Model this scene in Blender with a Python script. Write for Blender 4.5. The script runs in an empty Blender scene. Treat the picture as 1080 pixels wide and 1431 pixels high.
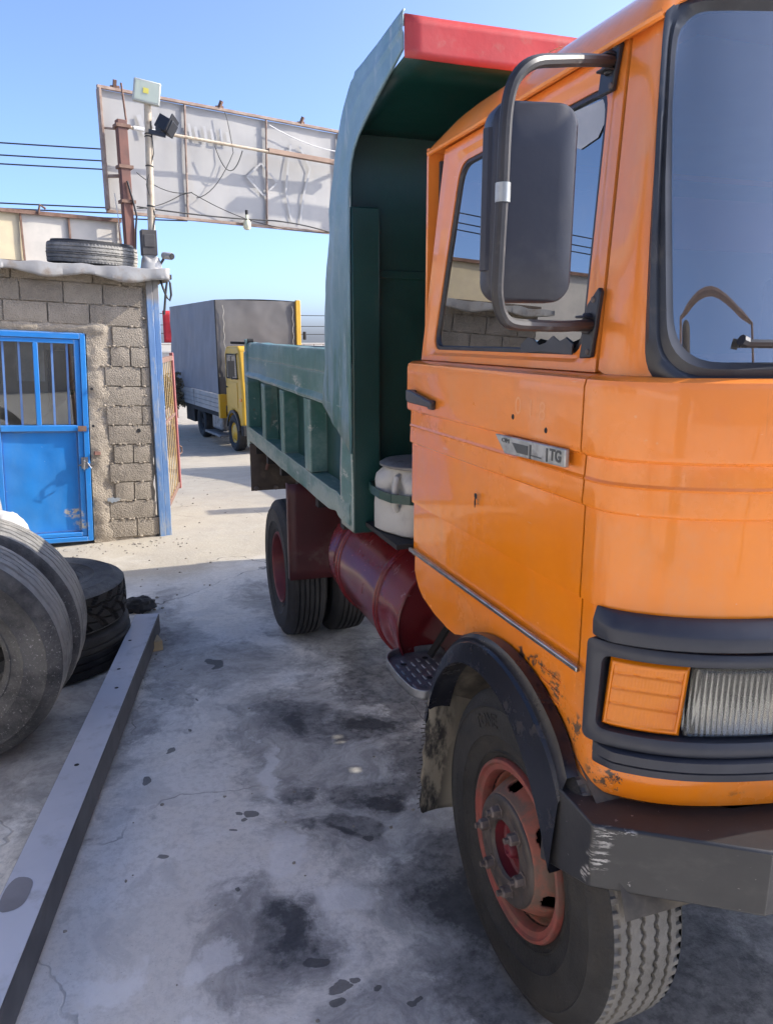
import bpy, bmesh, math, random
import numpy as np
from mathutils import Vector, Matrix, noise as mnoise
R = math.radians
random.seed(4)
sc = bpy.context.scene
col = sc.collection

# ------------------------------------------------------------------ camera, sky, sun, exposure
cam_d = bpy.data.cameras.new('camera')
cam = bpy.data.objects.new('camera', cam_d); col.objects.link(cam)
cam.location = (0, 0, 1.8)
cam.rotation_euler = (R(90 - 13.056), 0, R(-18.85))
cam_d.sensor_fit = 'VERTICAL'; cam_d.sensor_height = 36.0; cam_d.sensor_width = 27.0
cam_d.lens = 1050 / 1431 * 36
cam_d.clip_start = 0.02; cam_d.clip_end = 2000
sc.camera = cam

SUN_EL, SUN_AZ = 34.0, 97.0          # azimuth clockwise from +Y
world = bpy.data.worlds.new('World'); sc.world = world; world.use_nodes = True
wn = world.node_tree.nodes; wl = world.node_tree.links
bg = wn['Background']
sky = wn.new('ShaderNodeTexSky'); sky.sky_type = 'NISHITA'; sky.sun_disc = False
sky.sun_elevation = R(SUN_EL); sky.sun_rotation = R(SUN_AZ)
sky.air_density = 0.46; sky.dust_density = 2.5; sky.ozone_density = 5.0; sky.altitude = 0
wl.new(sky.outputs[0], bg.inputs[0]); bg.inputs[1].default_value = 0.15
sun_d = bpy.data.lights.new('sun', 'SUN'); sun_d.energy = 2.2; sun_d.angle = R(0.5); sun_d.color = (1, 0.93, 0.82)
sun = bpy.data.objects.new('sun', sun_d); col.objects.link(sun)
sdir = Vector((math.sin(R(SUN_AZ)) * math.cos(R(SUN_EL)), math.cos(R(SUN_AZ)) * math.cos(R(SUN_EL)), math.sin(R(SUN_EL))))
sun.rotation_euler = sdir.to_track_quat('Z', 'Y').to_euler()
sun.location = sdir * 60
vs = sc.view_settings
vs.view_transform = 'Standard'; vs.look = 'None'; vs.exposure = 1.70; vs.gamma = 1.0; vs.use_curve_mapping = False
sc.cycles.max_bounces = 8
sc.cycles.transparent_max_bounces = 12

# ------------------------------------------------------------------ materials
class N:
    """small node-building helper"""
    def __init__(s, name):
        s.m = bpy.data.materials.new(name); s.m.use_nodes = True
        s.t = s.m.node_tree; s.n = s.t.nodes; s.l = s.t.links
        s.b = s.n['Principled BSDF']; s.out = s.n['Material Output']
        tc = s.n.new('ShaderNodeTexCoord'); s.co = tc.outputs['Object']
    def link(s, a, b): s.l.new(a, b)
    def inp(s, node, i, v):
        if hasattr(v, 'is_output') or isinstance(v, bpy.types.NodeSocket): s.l.new(v, node.inputs[i])
        elif v is not None: node.inputs[i].default_value = v
    def noise(s, scale, detail=4, rough=0.55, co=None, dist=0.0, sc3=None):
        if sc3:
            mp = s.n.new('ShaderNodeMapping'); s.l.new(co or s.co, mp.inputs[0]); mp.inputs['Scale'].default_value = sc3; co = mp.outputs[0]
        t = s.n.new('ShaderNodeTexNoise'); s.l.new(co or s.co, t.inputs['Vector'])
        t.inputs['Scale'].default_value = scale; t.inputs['Detail'].default_value = detail
        t.inputs['Roughness'].default_value = rough; t.inputs['Distortion'].default_value = dist
        return t.outputs['Fac']
    def noisec(s, scale, detail=3, co=None):
        t = s.n.new('ShaderNodeTexNoise'); s.l.new(co or s.co, t.inputs['Vector']); t.inputs['Scale'].default_value = scale; t.inputs['Detail'].default_value = detail
        return t.outputs['Color']
    def vor(s, scale, feature='F1', co=None, out='Distance'):
        t = s.n.new('ShaderNodeTexVoronoi'); t.feature = feature; s.l.new(co or s.co, t.inputs['Vector']); t.inputs['Scale'].default_value = scale
        return t.outputs[out]
    def math(s, op, a, b=None, clamp=False):
        t = s.n.new('ShaderNodeMath'); t.operation = op; t.use_clamp = clamp
        s.inp(t, 0, a); s.inp(t, 1, b); return t.outputs[0]
    def ramp(s, v, a, b, to0=0.0, to1=1.0):
        t = s.n.new('ShaderNodeMapRange'); t.interpolation_type = 'SMOOTHSTEP'
        s.inp(t, 0, v); t.inputs[1].default_value = a; t.inputs[2].default_value = b
        t.inputs[3].default_value = to0; t.inputs[4].default_value = to1; return t.outputs[0]
    def mix(s, f, a, b, mode='MIX'):
        t = s.n.new('ShaderNodeMix'); t.data_type = 'RGBA'; t.blend_type = mode
        s.inp(t, 0, f)
        for i, v in ((6, a), (7, b)):
            if isinstance(v, (tuple, list)): t.inputs[i].default_value = (*v, 1) if len(v) == 3 else v
            else: s.l.new(v, t.inputs[i])
        return t.outputs[2]
    def vmath(s, op, a, b):
        t = s.n.new('ShaderNodeVectorMath'); t.operation = op
        for i, v in ((0, a), (1, b)):
            if isinstance(v, (tuple, list)): t.inputs[i].default_value = v
            else: s.l.new(v, t.inputs[i])
        return t
    def xyz(s, co=None):
        t = s.n.new('ShaderNodeSeparateXYZ'); s.l.new(co or s.co, t.inputs[0]); return t.outputs
    def spot(s, p, r, e0=1.0, e1=0.6, co=None):
        """soft blob mask: 1 inside the ellipsoid of radii r about p"""
        d = s.vmath('SUBTRACT', co or s.co, p).outputs[0]
        d = s.vmath('DIVIDE', d, r).outputs[0]
        ln = s.n.new('ShaderNodeVectorMath'); ln.operation = 'LENGTH'; s.l.new(d, ln.inputs[0])
        return s.ramp(ln.outputs['Value'], e0, e1)
    def warp(s, scale, amt, co=None):
        c = s.noisec(scale, 4, co)
        d = s.vmath('SUBTRACT', c, (.5, .5, .5)).outputs[0]
        d = s.vmath('MULTIPLY', d, (amt, amt, amt)).outputs[0]
        return s.vmath('ADD', co or s.co, d).outputs[0]
    def edge(s, radius=.012, e0=.02, e1=.12, breakup=18):
        """mask of worn edges: where a bevelled normal leaves the true one, broken up by noise"""
        b = s.n.new('ShaderNodeBevel'); b.samples = 4; b.inputs['Radius'].default_value = radius
        g = s.n.new('ShaderNodeNewGeometry')
        d = s.n.new('ShaderNodeVectorMath'); d.operation = 'DOT_PRODUCT'; s.l.new(b.outputs[0], d.inputs[0]); s.l.new(g.outputs['Normal'], d.inputs[1])
        e = s.math('SUBTRACT', 1.0, d.outputs['Value'])
        e = s.math('ADD', e, s.math('MULTIPLY', s.math('SUBTRACT', s.noise(breakup, 7, .7), .5), .22))
        return s.ramp(e, e0 + .03, e1 + .03)
    def bump(s, h, strength=0.3, dist=0.01):
        b = s.n.new('ShaderNodeBump'); b.inputs['Strength'].default_value = strength; b.inputs['Distance'].default_value = dist
        s.l.new(h, b.inputs['Height']); s.l.new(b.outputs[0], s.b.inputs['Normal'])
    def col(s, c):
        if isinstance(c, (tuple, list)): s.b.inputs['Base Color'].default_value = (*c, 1)
        else: s.l.new(c, s.b.inputs['Base Color'])
    def set(s, **k):
        for a, v in k.items(): s.inp(s.b, a.replace('_', ' '), v)

MATS = {}
def simple(name, c, c2=None, rough=.5, metal=0, scale=6, bump=0, bscale=60, dirt=None, damt=.5, dscale=2.5, spec=.5, coat=0, streak=None):
    n = N(name)
    c2 = c2 or tuple(x * .8 for x in c)
    base = n.mix(n.ramp(n.noise(scale, 6), .35, .65), c, c2)
    r = rough
    if dirt:
        f = n.ramp(n.noise(dscale, 8, .65), .62 - damt * .25, .75)
        base = n.mix(n.math('MULTIPLY', f, min(1, damt * 1.4)), base, dirt)
        r = n.math('ADD', n.math('MULTIPLY', f, .3), rough, True)
    if streak:
        f = n.ramp(n.noise(6, 6, .6, sc3=(6, 6, .5)), .5, .75)
        base = n.mix(n.math('MULTIPLY', f, .7), base, streak)
    n.col(base)
    if isinstance(r, float) or isinstance(r, int):
        r = n.math('ADD', n.math('MULTIPLY', n.noise(scale * 3, 5), .16), max(0, rough - .08), True)
    n.set(Roughness=r, Metallic=metal, Coat_Weight=coat)
    n.b.inputs['Specular IOR Level'].default_value = spec
    if bump: n.bump(n.noise(bscale, 6, .6), bump, .006)
    MATS[name] = n.m
    return n.m

def m_orange():
    n = N('orange_paint')
    base = n.mix(n.ramp(n.noise(1.6, 5, .6, dist=.6), .35, .7), (.82, .225, .005), (.77, .20, .0045))
    # slightly paler, pinker tone towards the top
    z = n.xyz()[2]
    upper_tone = n.math('MULTIPLY', n.ramp(n.math('ADD', z, n.math('MULTIPLY', n.noise(3, 5), .35)), 1.35, 2.05), .55)
    base = n.mix(upper_tone, base, (.76, .235, .06))
    # faded touch-up patches near the belt
    pt = n.ramp(n.noise(5.5, 5, .65, sc3=(1, 1, .6)), .6, .68)
    base = n.mix(n.math('MULTIPLY', pt, .14), base, (.72, .30, .11))
    # fine scratches
    sc1 = n.ramp(n.noise(55, 2, .5, sc3=(1, .12, 1.2)), .73, .78)
    base = n.mix(n.math('MULTIPLY', sc1, .35), base, (.8, .5, .3))
    # chips with bare primer along the arch
    wp = n.warp(14, .10)
    chips = None
    for p, r in [((-1.05, -.02, .985), (.08, .16, .025)), ((-1.05, -.12, .945), (.08, .05, .03)), ((-1.05, -.2, .90), (.08, .035, .05)),
                 ((-1.03, -.31, .83), (.1, .08, .025)), ((-.9, -.5, .825), (.2, .08, .018)), ((-.7, -.62, .82), (.3, .08, .014)), ((-1.05, .33, 1.35), (.08, .012, .02))]:
        m = n.spot(p, r, 1.0, .55, wp); chips = m if chips is None else n.math('MAXIMUM', chips, m)
    cn = n.math('MULTIPLY', chips, n.ramp(n.noise(38, 5, .75), .49, .56))
    cs = n.math('MULTIPLY', n.ramp(n.noise(16, 6, .75), .745, .765), n.ramp(n.noise(1.3, 2), .5, .6))
    chip = n.math('MAXIMUM', cn, cs, True)
    base = n.mix(chip, base, (.035, .022, .018))
    # dusty film with wiped and run-down streaks
    film = n.math('MULTIPLY', n.ramp(n.noise(2.3, 8, .7), .42, .7), n.ramp(n.noise(8, 6, .6, sc3=(1.5, 1.5, .22)), .35, .7))
    base = n.mix(n.math('MULTIPLY', film, .30), base, (.50, .30, .16))
    rs = n.math('MULTIPLY', n.ramp(n.noise(16, 6, .65, sc3=(1.6, 1.6, .12)), .64, .74), n.ramp(n.noise(1.7, 3), .45, .6))
    base = n.mix(n.math('MULTIPLY', rs, .35), base, (.30, .10, .03))
    # road dust low down
    dust = n.math('MULTIPLY', n.ramp(n.noise(4, 7, .65), .45, .8), n.ramp(z, 1.25, .8))
    base = n.mix(n.math('MULTIPLY', dust, .35), base, (.38, .25, .15))
    n.col(base)
    rg = n.math('ADD', n.math('MULTIPLY', n.noise(7, 6, .65), .22), n.math('MULTIPLY', n.math('ADD', chip, n.math('ADD', dust, upper_tone)), .25), True)
    n.set(Roughness=n.math('ADD', rg, .10, True))
    n.set(Coat_Weight=.5, Coat_Roughness=.04); n.b.inputs['Specular IOR Level'].default_value = .4
    n.bump(n.math('ADD', n.noise(3.2, 4), n.math('MULTIPLY', n.noise(60, 3), .02)), .38, .02)
    return n.m

def m_green():
    n = N('green_paint')
    x, y, z = n.xyz()
    base = n.mix(n.ramp(n.noise(3, 6, .6), .3, .7), (.004, .034, .030), (.006, .045, .038))
    n.col(n.mix(n.math('MULTIPLY', n.ramp(n.noise(40, 5, .7), .66, .72), .25), n.mix(n.math('MULTIPLY', n.ramp(n.noise(7, 7, .7, sc3=(1.4, 1.4, .18)), .55, .72), .35), base, (.05, .06, .045)), (.05, .08, .07)))
    n.set(Roughness=n.math('ADD', n.math('MULTIPLY', n.noise(6, 5), .3), .22, True))
    n.bump(n.noise(4, 4), .25, .02)
    return n.m

def m_teal():
    """outer bed faces: rubbed blue-green with bare and blue patches"""
    n = N('worn_teal_paint')
    w = n.warp(3, .2)
    x, y, z = n.xyz()
    base = n.mix(n.ramp(n.noise(2.0, 7, .65, co=w), .36, .64), (.032, .118, .095), (.068, .158, .135))
    # blue respray showing on the rear top boards
    bl = n.math('MULTIPLY', n.ramp(n.math('ADD', y, n.math('MULTIPLY', n.noise(3, 5), 1.2)), 3.2, 4.3), n.ramp(z, 1.60, 1.66, 1.0, .35))
    bl = n.math('MULTIPLY', bl, n.ramp(z, 1.47, 1.5))
    base = n.mix(n.math('MULTIPLY', bl, .7), base, (.105, .20, .27))
    base = n.mix(n.math('MULTIPLY', n.ramp(n.noise(4.5, 8, .7, sc3=(1, .45, 1)), .47, .66), .6), base, (.17, .24, .22))
    base = n.mix(n.math('MULTIPLY', n.ramp(n.noise(8, 9, .78, sc3=(1, .4, 1.3)), .575, .64), .85), base, (.36, .365, .31))
    # battered lower rail: bare and chalky
    rl = n.math('MULTIPLY', n.ramp(z, 1.16, 1.10), n.ramp(n.noise(3.4, 8, .72, sc3=(1, .5, 1)), .36, .56))
    base = n.mix(n.math('MULTIPLY', rl, .75), base, (.30, .335, .29))
    run = n.math('MULTIPLY', n.ramp(n.noise(11, 7, .7, sc3=(1, 2.2, .16)), .56, .68), n.ramp(n.noise(2.5, 4), .42, .58))
    base = n.mix(n.math('MULTIPLY', run, .5), base, (.12, .085, .055))
    base = n.mix(n.math('MULTIPLY', n.edge(.018), .85), base, (.33, .36, .33))
    base = n.mix(n.math('MULTIPLY', n.ramp(n.noise(70, 4, .7), .66, .71), .8), base, (.32, .33, .30))
    base = n.mix(n.math('MULTIPLY', n.ramp(n.noise(13, 8, .75), .665, .70), .8), base, (.12, .075, .045))
    n.col(base)
    n.set(Roughness=n.math('ADD', n.math('MULTIPLY', n.noise(6, 5), .3), .30, True))
    n.bump(n.math('ADD', n.noise(5, 4), n.math('MULTIPLY', n.noise(50, 4), .1)), .35, .02)
    return n.m

def m_gusset():
    n = N('dented_blue_sheet')
    y, z = n.xyz()[1], n.xyz()[2]
    base = n.mix(n.ramp(n.noise(2.2, 6, .6, dist=.4), .38, .62), (.105, .20, .235), (.155, .245, .285))
    # bare green lower down and in rubbed bands
    g = n.ramp(n.math('ADD', z, n.math('MULTIPLY', n.noise(4, 6, .65), .7)), 2.35, 1.95)
    g = n.math('MULTIPLY', g, n.ramp(n.noise(3.6, 7, .65, sc3=(1, 2.6, .5)), .40, .56))
    base = n.mix(g, base, (.030, .115, .10))
    st = n.ramp(n.noise(5, 7, .65, sc3=(1, 3, .6)), .56, .66)
    base = n.mix(n.math('MULTIPLY', st, .75), base, (.27, .33, .35))
    base = n.mix(n.math('MULTIPLY', n.ramp(n.noise(28, 6, .75), .62, .68), .7), base, (.33, .36, .36))
    base = n.mix(n.math('MULTIPLY', n.ramp(n.noise(17, 7, .75), .70, .73), .8), base, (.09, .06, .045))
    n.col(base); n.set(Roughness=n.math('ADD', n.math('MULTIPLY', n.noise(8, 5), .3), .25, True))
    n.bump(n.math('ADD', n.noise(7, 3), n.math('MULTIPLY', n.noise(60, 4), .06)), .35, .02)
    return n.m

def m_ground():
    n = N('stained_concrete')
    x, y, z = n.xyz()
    w1 = n.warp(1.6, .55); w2 = n.warp(7, .10, w1); w3 = n.warp(22, .035, w2)
    base = n.mix(n.ramp(n.noise(.8, 7, .6, co=w1), .3, .7), (.74, .70, .625), (.62, .59, .53))
    base = n.mix(n.math('MULTIPLY', n.ramp(n.noise(2.7, 8, .68, co=w1), .42, .6), .6), base, (.68, .68, .655))
    base = n.mix(n.math('MULTIPLY', n.ramp(n.noise(5.5, 8, .7, co=w1), .54, .68), .45), base, (.30, .30, .29))
    base = n.mix(n.math('MULTIPLY', n.ramp(n.noise(1.7, 5, .5, co=w2), .56, .59), .35), base, (.36, .37, .37))
    base = n.mix(n.math('MULTIPLY', n.ramp(n.noise(38, 9, .8), .47, .60), .5), base, (.46, .445, .41))
    base = n.mix(n.math('MULTIPLY', n.ramp(n.noise(14, 9, .8, co=w1), .52, .60), .45), base, (.48, .465, .43))
    base = n.mix(n.math('MULTIPLY', n.ramp(n.noise(95, 6, .8), .55, .66), .5), base, (.80, .78, .73))
    lw = n.ramp(n.noise(.9, 9, .7, co=w2), .38, .60)
    base = n.mix(n.math('MULTIPLY', lw, .38), base, (.52, .495, .45))
    base = n.mix(n.math('MULTIPLY', n.ramp(n.noise(3.3, 9, .75, co=w2), .56, .66), .55), base, (.70, .68, .64))
    # sunlit side of shadow line: dust tone, warmed and darkened to even the light
    sunlit_y = n.math('ADD', y, n.math('MULTIPLY', n.math('SUBTRACT', n.noise(1.3, 6, .6), .5), 2.2))
    dm = n.ramp(sunlit_y, 5.2, 6.3)
    sunlit_dust = n.mix(n.ramp(n.noise(2.2, 8, .65), .35, .68), (.32, .275, .20), (.265, .225, .165))
    sunlit_dust = n.mix(n.math('MULTIPLY', n.ramp(n.noise(60, 4, .6), .35, .7), .5), sunlit_dust, (.385, .345, .27))
    sunlit_dust = n.mix(n.math('MULTIPLY', n.ramp(n.noise(1.2, 9, .72, co=w1, sc3=(1, .5, 1)), .50, .66), .55), sunlit_dust, (.22, .19, .15))
    sunlit_dust = n.mix(n.math('MULTIPLY', n.ramp(n.noise(34, 6, .75), .60, .68), .6), sunlit_dust, (.20, .17, .135))
    base = n.mix(n.math('MULTIPLY', dm, .85), base, sunlit_dust)
    # soft grey-brown soaked areas, then hard-edged oil
    fr = n.math('SUBTRACT', n.noise(6, 10, .72, co=w1), .5)
    fr2 = n.math('SUBTRACT', n.noise(26, 8, .75), .5)
    def field(lst, k1, k2):
        """ragged blob field: >0 inside"""
        o = None
        for px, py, rx, ry in lst:
            d = n.vmath('SUBTRACT', w2, (px, py, 0)).outputs[0]
            d = n.vmath('DIVIDE', d, (rx, ry, 4)).outputs[0]
            ln = n.n.new('ShaderNodeVectorMath'); ln.operation = 'LENGTH'; n.l.new(d, ln.inputs[0])
            o = ln.outputs['Value'] if o is None else n.math('MINIMUM', o, ln.outputs['Value'])
        o = n.math('SUBTRACT', 1.0, o)
        return n.math('ADD', o, n.math('ADD', n.math('MULTIPLY', fr, k1), n.math('MULTIPLY', fr2, k2)))
    soft = n.ramp(field([(.80, 3.0, .55, .70), (.75, 2.45, .42, .34), (1.0, 1.9, .45, .80), (.26, 1.97, .20, .24), (.13, 4.5, .22, 1.1), (.40, 3.98, .38, .40), (1.3, 4.0, .6, 1.6), (1.5, 1.5, 1., 1.2), (-.42, 3.55, .42, 1.0), (.62, 1.62, .34, .20), (.95, 5.0, .35, .55), (.55, 1.35, .4, .25)], 2.0, .7), -.12, .38)
    base = n.mix(n.math('MULTIPLY', soft, n.ramp(n.noise(7, 9, .75, co=w2), .34, .62, .9, .45)), base, (.22, .213, .205))
    oil = n.ramp(field([(.70, 3.22, .18, .20), (.95, 3.12, .30, .14), (.55, 2.70, .12, .07), (.86, 2.62, .22, .11), (.50, 2.43, .07, .055), (.66, 2.42, .15, .08), (.97, 2.02, .22, .30), (.95, 1.68, .24, .26), (.32, 1.98, .085, .12), (.10, 4.6, .10, .30), (1.35, 1.5, .4, .6), (1.15, 2.75, .18, .3), (1.2, 3.6, .3, .5)], 1.9, .9), -.22, .42)
    base = n.mix(n.math('MULTIPLY', oil, n.ramp(n.noise(18, 9, .75), .35, .6, .95, .55)), base, (.075, .073, .073))
    core = n.ramp(field([(.68, 3.20, .07, .10), (.95, 3.12, .13, .06), (.86, 2.58, .10, .05), (.62, 2.40, .06, .03), (1.0, 1.95, .15, .18), (.34, 1.99, .05, .07)], 2.4, 1.8), -.05, .55)
    base = n.mix(n.math('MULTIPLY', core, .75), base, (.030, .030, .032))
    drops = n.ramp(field([(.064, 3.166, .022, .032), (.008, 2.923, .026, .03), (.313, 2.588, .036, .034), (.266, 2.6, .015, .014), (.285, 2.545, .013, .013), (.023, 2.346, .022, .018), (.362, 4.0, .035, .07), (.362, 1.897, .018, .02), (.422, 1.785, .032, .028), (.47, 1.80, .022, .016), (.62, 1.64, .03, .014), (.52, 1.72, .02, .014), (.40, 1.72, .024, .02), (.22, 2.47, .014, .014), (.70, 2.36, .03, .02), (.20, 2.12, .012, .010), (.13, 3.35, .010, .012), (.25, 3.6, .012, .02)], .9, .5), .0, .12)
    base = n.mix(n.math('MULTIPLY', drops, .75), base, (.045, .045, .045))
    fleck = n.math('MULTIPLY', n.ramp(n.noise(24, 6, .75, co=w1), .655, .69), n.ramp(n.noise(1.1, 3), .40, .55))
    base = n.mix(n.math('MULTIPLY', fleck, .5), base, (.14, .135, .13))
    gritty = n.ramp(n.noise(170, 3, .6), .66, .72)
    base = n.mix(n.math('MULTIPLY', gritty, .7), base, (.12, .118, .115))
    pale = n.ramp(field([(-.2, 2.02, .15, .06), (.10, 1.95, .10, .05), (.37, 2.28, .08, .18), (.0, 1.72, .18, .09), (.55, 2.05, .16, .06), (.45, 2.9, .05, .3)], 2.2, 1.4), .05, .5)
    base = n.mix(n.math('MULTIPLY', pale, .55), base, (.74, .73, .70))
    # cracks
    wc = n.warp(2.2, .5)
    cr = n.ramp(n.vor(.62, 'DISTANCE_TO_EDGE', wc), .0035, .0012)
    cr = n.math('MULTIPLY', cr, n.ramp(n.noise(.9, 3), .46, .56))
    base = n.mix(n.math('MULTIPLY', cr, .75), base, (.06, .058, .055))
    n.col(base)
    rg = n.math('SUBTRACT', n.ramp(n.noise(4, 6), .2, .8, .62, .9), n.math('MULTIPLY', oil, .28), True)
    n.set(Roughness=rg)
    n.b.inputs['Specular IOR Level'].default_value = .35
    h = n.math('ADD', n.math('MULTIPLY', n.noise(90, 6, .7), .35), n.noise(9, 6, .6))
    h = n.math('SUBTRACT', h, n.math('MULTIPLY', cr, 1.5))
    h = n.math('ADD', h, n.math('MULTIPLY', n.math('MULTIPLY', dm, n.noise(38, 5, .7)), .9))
    n.bump(h, .35, .012)
    return n.m

def m_rubber(name, c=(.022, .022, .023), dust=(.16, .145, .125), amt=.5, bare=0):
    n = N(name)
    base = n.mix(n.ramp(n.noise(9, 6, .6), .35, .7), c, tuple(v * 1.7 for v in c))
    f = n.ramp(n.noise(4, 8, .7), .62 - amt * .35, .82 - amt * .2)
    base = n.mix(n.math('MULTIPLY', f, min(1, amt)), base, dust)
    if bare:
        sp = n.math('MULTIPLY', n.ramp(n.noise(95, 5, .8), .585, .63), n.ramp(n.math('ADD', n.noise(3.5, 6, .7), n.math('MULTIPLY', n.xyz()[2], -.25)), .42, .62))
        base = n.mix(n.math('MULTIPLY', sp, bare), base, (.42, .41, .39))
    n.col(base)
    n.set(Roughness=n.math('ADD', n.math('MULTIPLY', f, .2), .62, True))
    n.b.inputs['Specular IOR Level'].default_value = .35
    n.bump(n.math('ADD', n.noise(110, 5, .75), n.math('ADD', n.noise(14, 6, .7), n.noise(40, 6, .75))), .65, .007)
    return n.m

def m_block(name='concrete_block_mat', c=(.305, .262, .208), c2=(.20, .172, .138)):
    n = N(name)
    oi = n.n.new('ShaderNodeObjectInfo')
    base = n.mix(n.ramp(n.noise(5, 7, .65), .3, .7), c, c2)
    base = n.mix(n.math('MULTIPLY', oi.outputs['Random'], .45), base, (.37, .32, .25))
    base = n.mix(n.math('MULTIPLY', n.ramp(n.vor(85), .28, .10), .7), base, (.10, .09, .08))
    base = n.mix(n.math('MULTIPLY', n.ramp(n.noise(110, 3, .6), .6, .72), .5), base, (.42, .40, .36))
    n.col(base); n.set(Roughness=.92)
    n.b.inputs['Specular IOR Level'].default_value = .2
    h = n.math('ADD', n.math('MULTIPLY', n.vor(85), .5), n.noise(60, 6, .75))
    n.bump(n.math('ADD', h, n.noise(12, 5)), .75, .012)
    return n.m

def m_rustrim():
    n = N('rusty_red_rim')
    base = n.mix(n.ramp(n.noise(9, 8, .7, dist=.4), .42, .58), (.115, .075, .055), (.24, .075, .048))
    base = n.mix(n.math('MULTIPLY', n.ramp(n.noise(22, 7, .7), .55, .68), .7), base, (.10, .065, .05))
    n.col(base); n.set(Roughness=.75); n.bump(n.noise(60, 6, .7), .35, .004)
    return n.m

def m_glass(name, tint, ior=1.75, rough=.0, tex=0):
    n = N(name)
    n.n.remove(n.b)
    tr = n.n.new('ShaderNodeBsdfTransparent'); tr.inputs[0].default_value = (*tint, 1)
    gl = n.n.new('ShaderNodeBsdfGlossy'); gl.inputs['Roughness'].default_value = rough
    fr = n.n.new('ShaderNodeFresnel'); fr.inputs[0].default_value = ior
    df = n.n.new('ShaderNodeBsdfDiffuse'); df.inputs[0].default_value = (.55, .52, .47, 1)
    mx = n.n.new('ShaderNodeMixShader'); n.l.new(fr.outputs[0], mx.inputs[0]); n.l.new(tr.outputs[0], mx.inputs[1]); n.l.new(gl.outputs[0], mx.inputs[2])
    m2 = n.n.new('ShaderNodeMixShader')
    f = n.math('MULTIPLY', n.ramp(n.noise(7, 7, .7), .42, .8) if tex == 0 else n.math('ADD', .55, n.math('MULTIPLY', n.noise(26, 8, .75, sc3=(1, 1, .5)), .35)), .10 if tex == 0 else tex)
    n.l.new(f, m2.inputs[0]); n.l.new(mx.outputs[0], m2.inputs[1]); n.l.new(df.outputs[0], m2.inputs[2])
    n.l.new(m2.outputs[0], n.out.inputs[0])
    return n.m

def m_bump_black():
    n = N('black_bumper_paint')
    base = n.mix(n.ramp(n.noise(5, 6), .35, .7), (.020, .020, .022), (.034, .033, .033))
    base = n.mix(n.math('MULTIPLY', n.ramp(n.noise(75, 4, .7), .69, .72), .7), base, (.35, .34, .32))
    wp = n.warp(22, .07)
    sc_ = None
    for p, r in [((-1.075, -.395, .745), (.03, .035, .035)), ((-1.078, -.39, .69), (.028, .03, .04)), ((-1.09, -.365, .645), (.03, .02, .03)), ((-1.05, -.41, .76), (.04, .04, .012))]:
        m = n.spot(p, r, 1, .4, wp); sc_ = m if sc_ is None else n.math('MAXIMUM', sc_, m)
    f = n.math('MULTIPLY', sc_, n.ramp(n.noise(40, 4, .7, sc3=(.6, .6, 3.5)), .50, .55))
    base = n.mix(f, base, (.36, .35, .33))
    base = n.mix(n.math('MULTIPLY', n.edge(.010, .03, .12, 30), .7), base, (.20, .195, .185))
    sm = n.ramp(n.noise(3.5, 8, .7, sc3=(1, 1, 2.2)), .48, .75)
    base = n.mix(n.math('MULTIPLY', sm, .5), base, (.085, .08, .073))
    n.col(base); n.set(Roughness=n.math('ADD', n.math('MULTIPLY', n.noise(9, 5), .3), .28, True))
    n.bump(n.noise(30, 4), .12, .005)
    return n.m

def m_mud():
    n = N('muddy_flap_rubber')
    z = n.xyz()[2]; x = n.xyz()[0]
    f = n.ramp(n.noise(9, 8, .7, sc3=(1.6, 1.6, .45)), .42, .58)
    f = n.math('MAXIMUM', f, n.ramp(x, -1.05, -.98))
    base = n.mix(f, (.014, .014, .015), (.22, .195, .15))
    n.col(base); n.set(Roughness=.85); n.bump(n.noise(40, 6, .7), .5, .006)
    return n.m

def m_sign():
    n = N('sun_bleached_sign_sheet')
    base = n.mix(n.ramp(n.noise(1.4, 5), .35, .7), (.32, .31, .295), (.275, .27, .262))
    base = n.mix(n.math('MULTIPLY', n.ramp(n.noise(3, 6, .6, sc3=(2, 2, .35)), .5, .75), .35), base, (.34, .31, .26))
    n.col(base); n.set(Roughness=.6); n.bump(n.noise(2.5, 3, sc3=(1, 1, .4)), .25, .03)
    return n.m

def m_bluedoor():
    n = N('blue_door_paint')
    base = n.mix(n.ramp(n.noise(2.5, 5), .35, .7), (.010, .17, .50), (.015, .20, .56))
    base = n.mix(n.math('MULTIPLY', n.ramp(n.noise(30, 4, .7), .70, .73), .6), base, (.5, .55, .6))
    wp = n.warp(9, .14)
    a = n.math('MAXIMUM', n.spot((-.72, 0, .24), (.11, .3, .05), 1, .4, wp), n.spot((-.66, 0, .14), (.10, .3, .06), 1, .4, wp))
    base = n.mix(n.math('MULTIPLY', a, n.ramp(n.noise(26, 6, .7), .42, .56)), base, (.44, .39, .29))
    wf = n.ramp(n.noise(24, 6, .7, sc3=(1, 1, .3)), .60, .66)
    base = n.mix(n.math('MULTIPLY', wf, n.ramp(n.xyz()[0], -.60, -.50)), base, (.40, .39, .36))
    base = n.mix(n.math('MULTIPLY', n.edge(.010, .03, .12, 26), .65), base, (.36, .42, .47))
    base = n.mix(n.math('MULTIPLY', n.ramp(n.noise(2.2, 8, .7, sc3=(1, 1, .4)), .45, .75), .35), base, (.10, .24, .44))
    n.col(base); n.set(Roughness=.42); n.bump(n.noise(4, 4), .15, .02)
    return n.m

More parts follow.
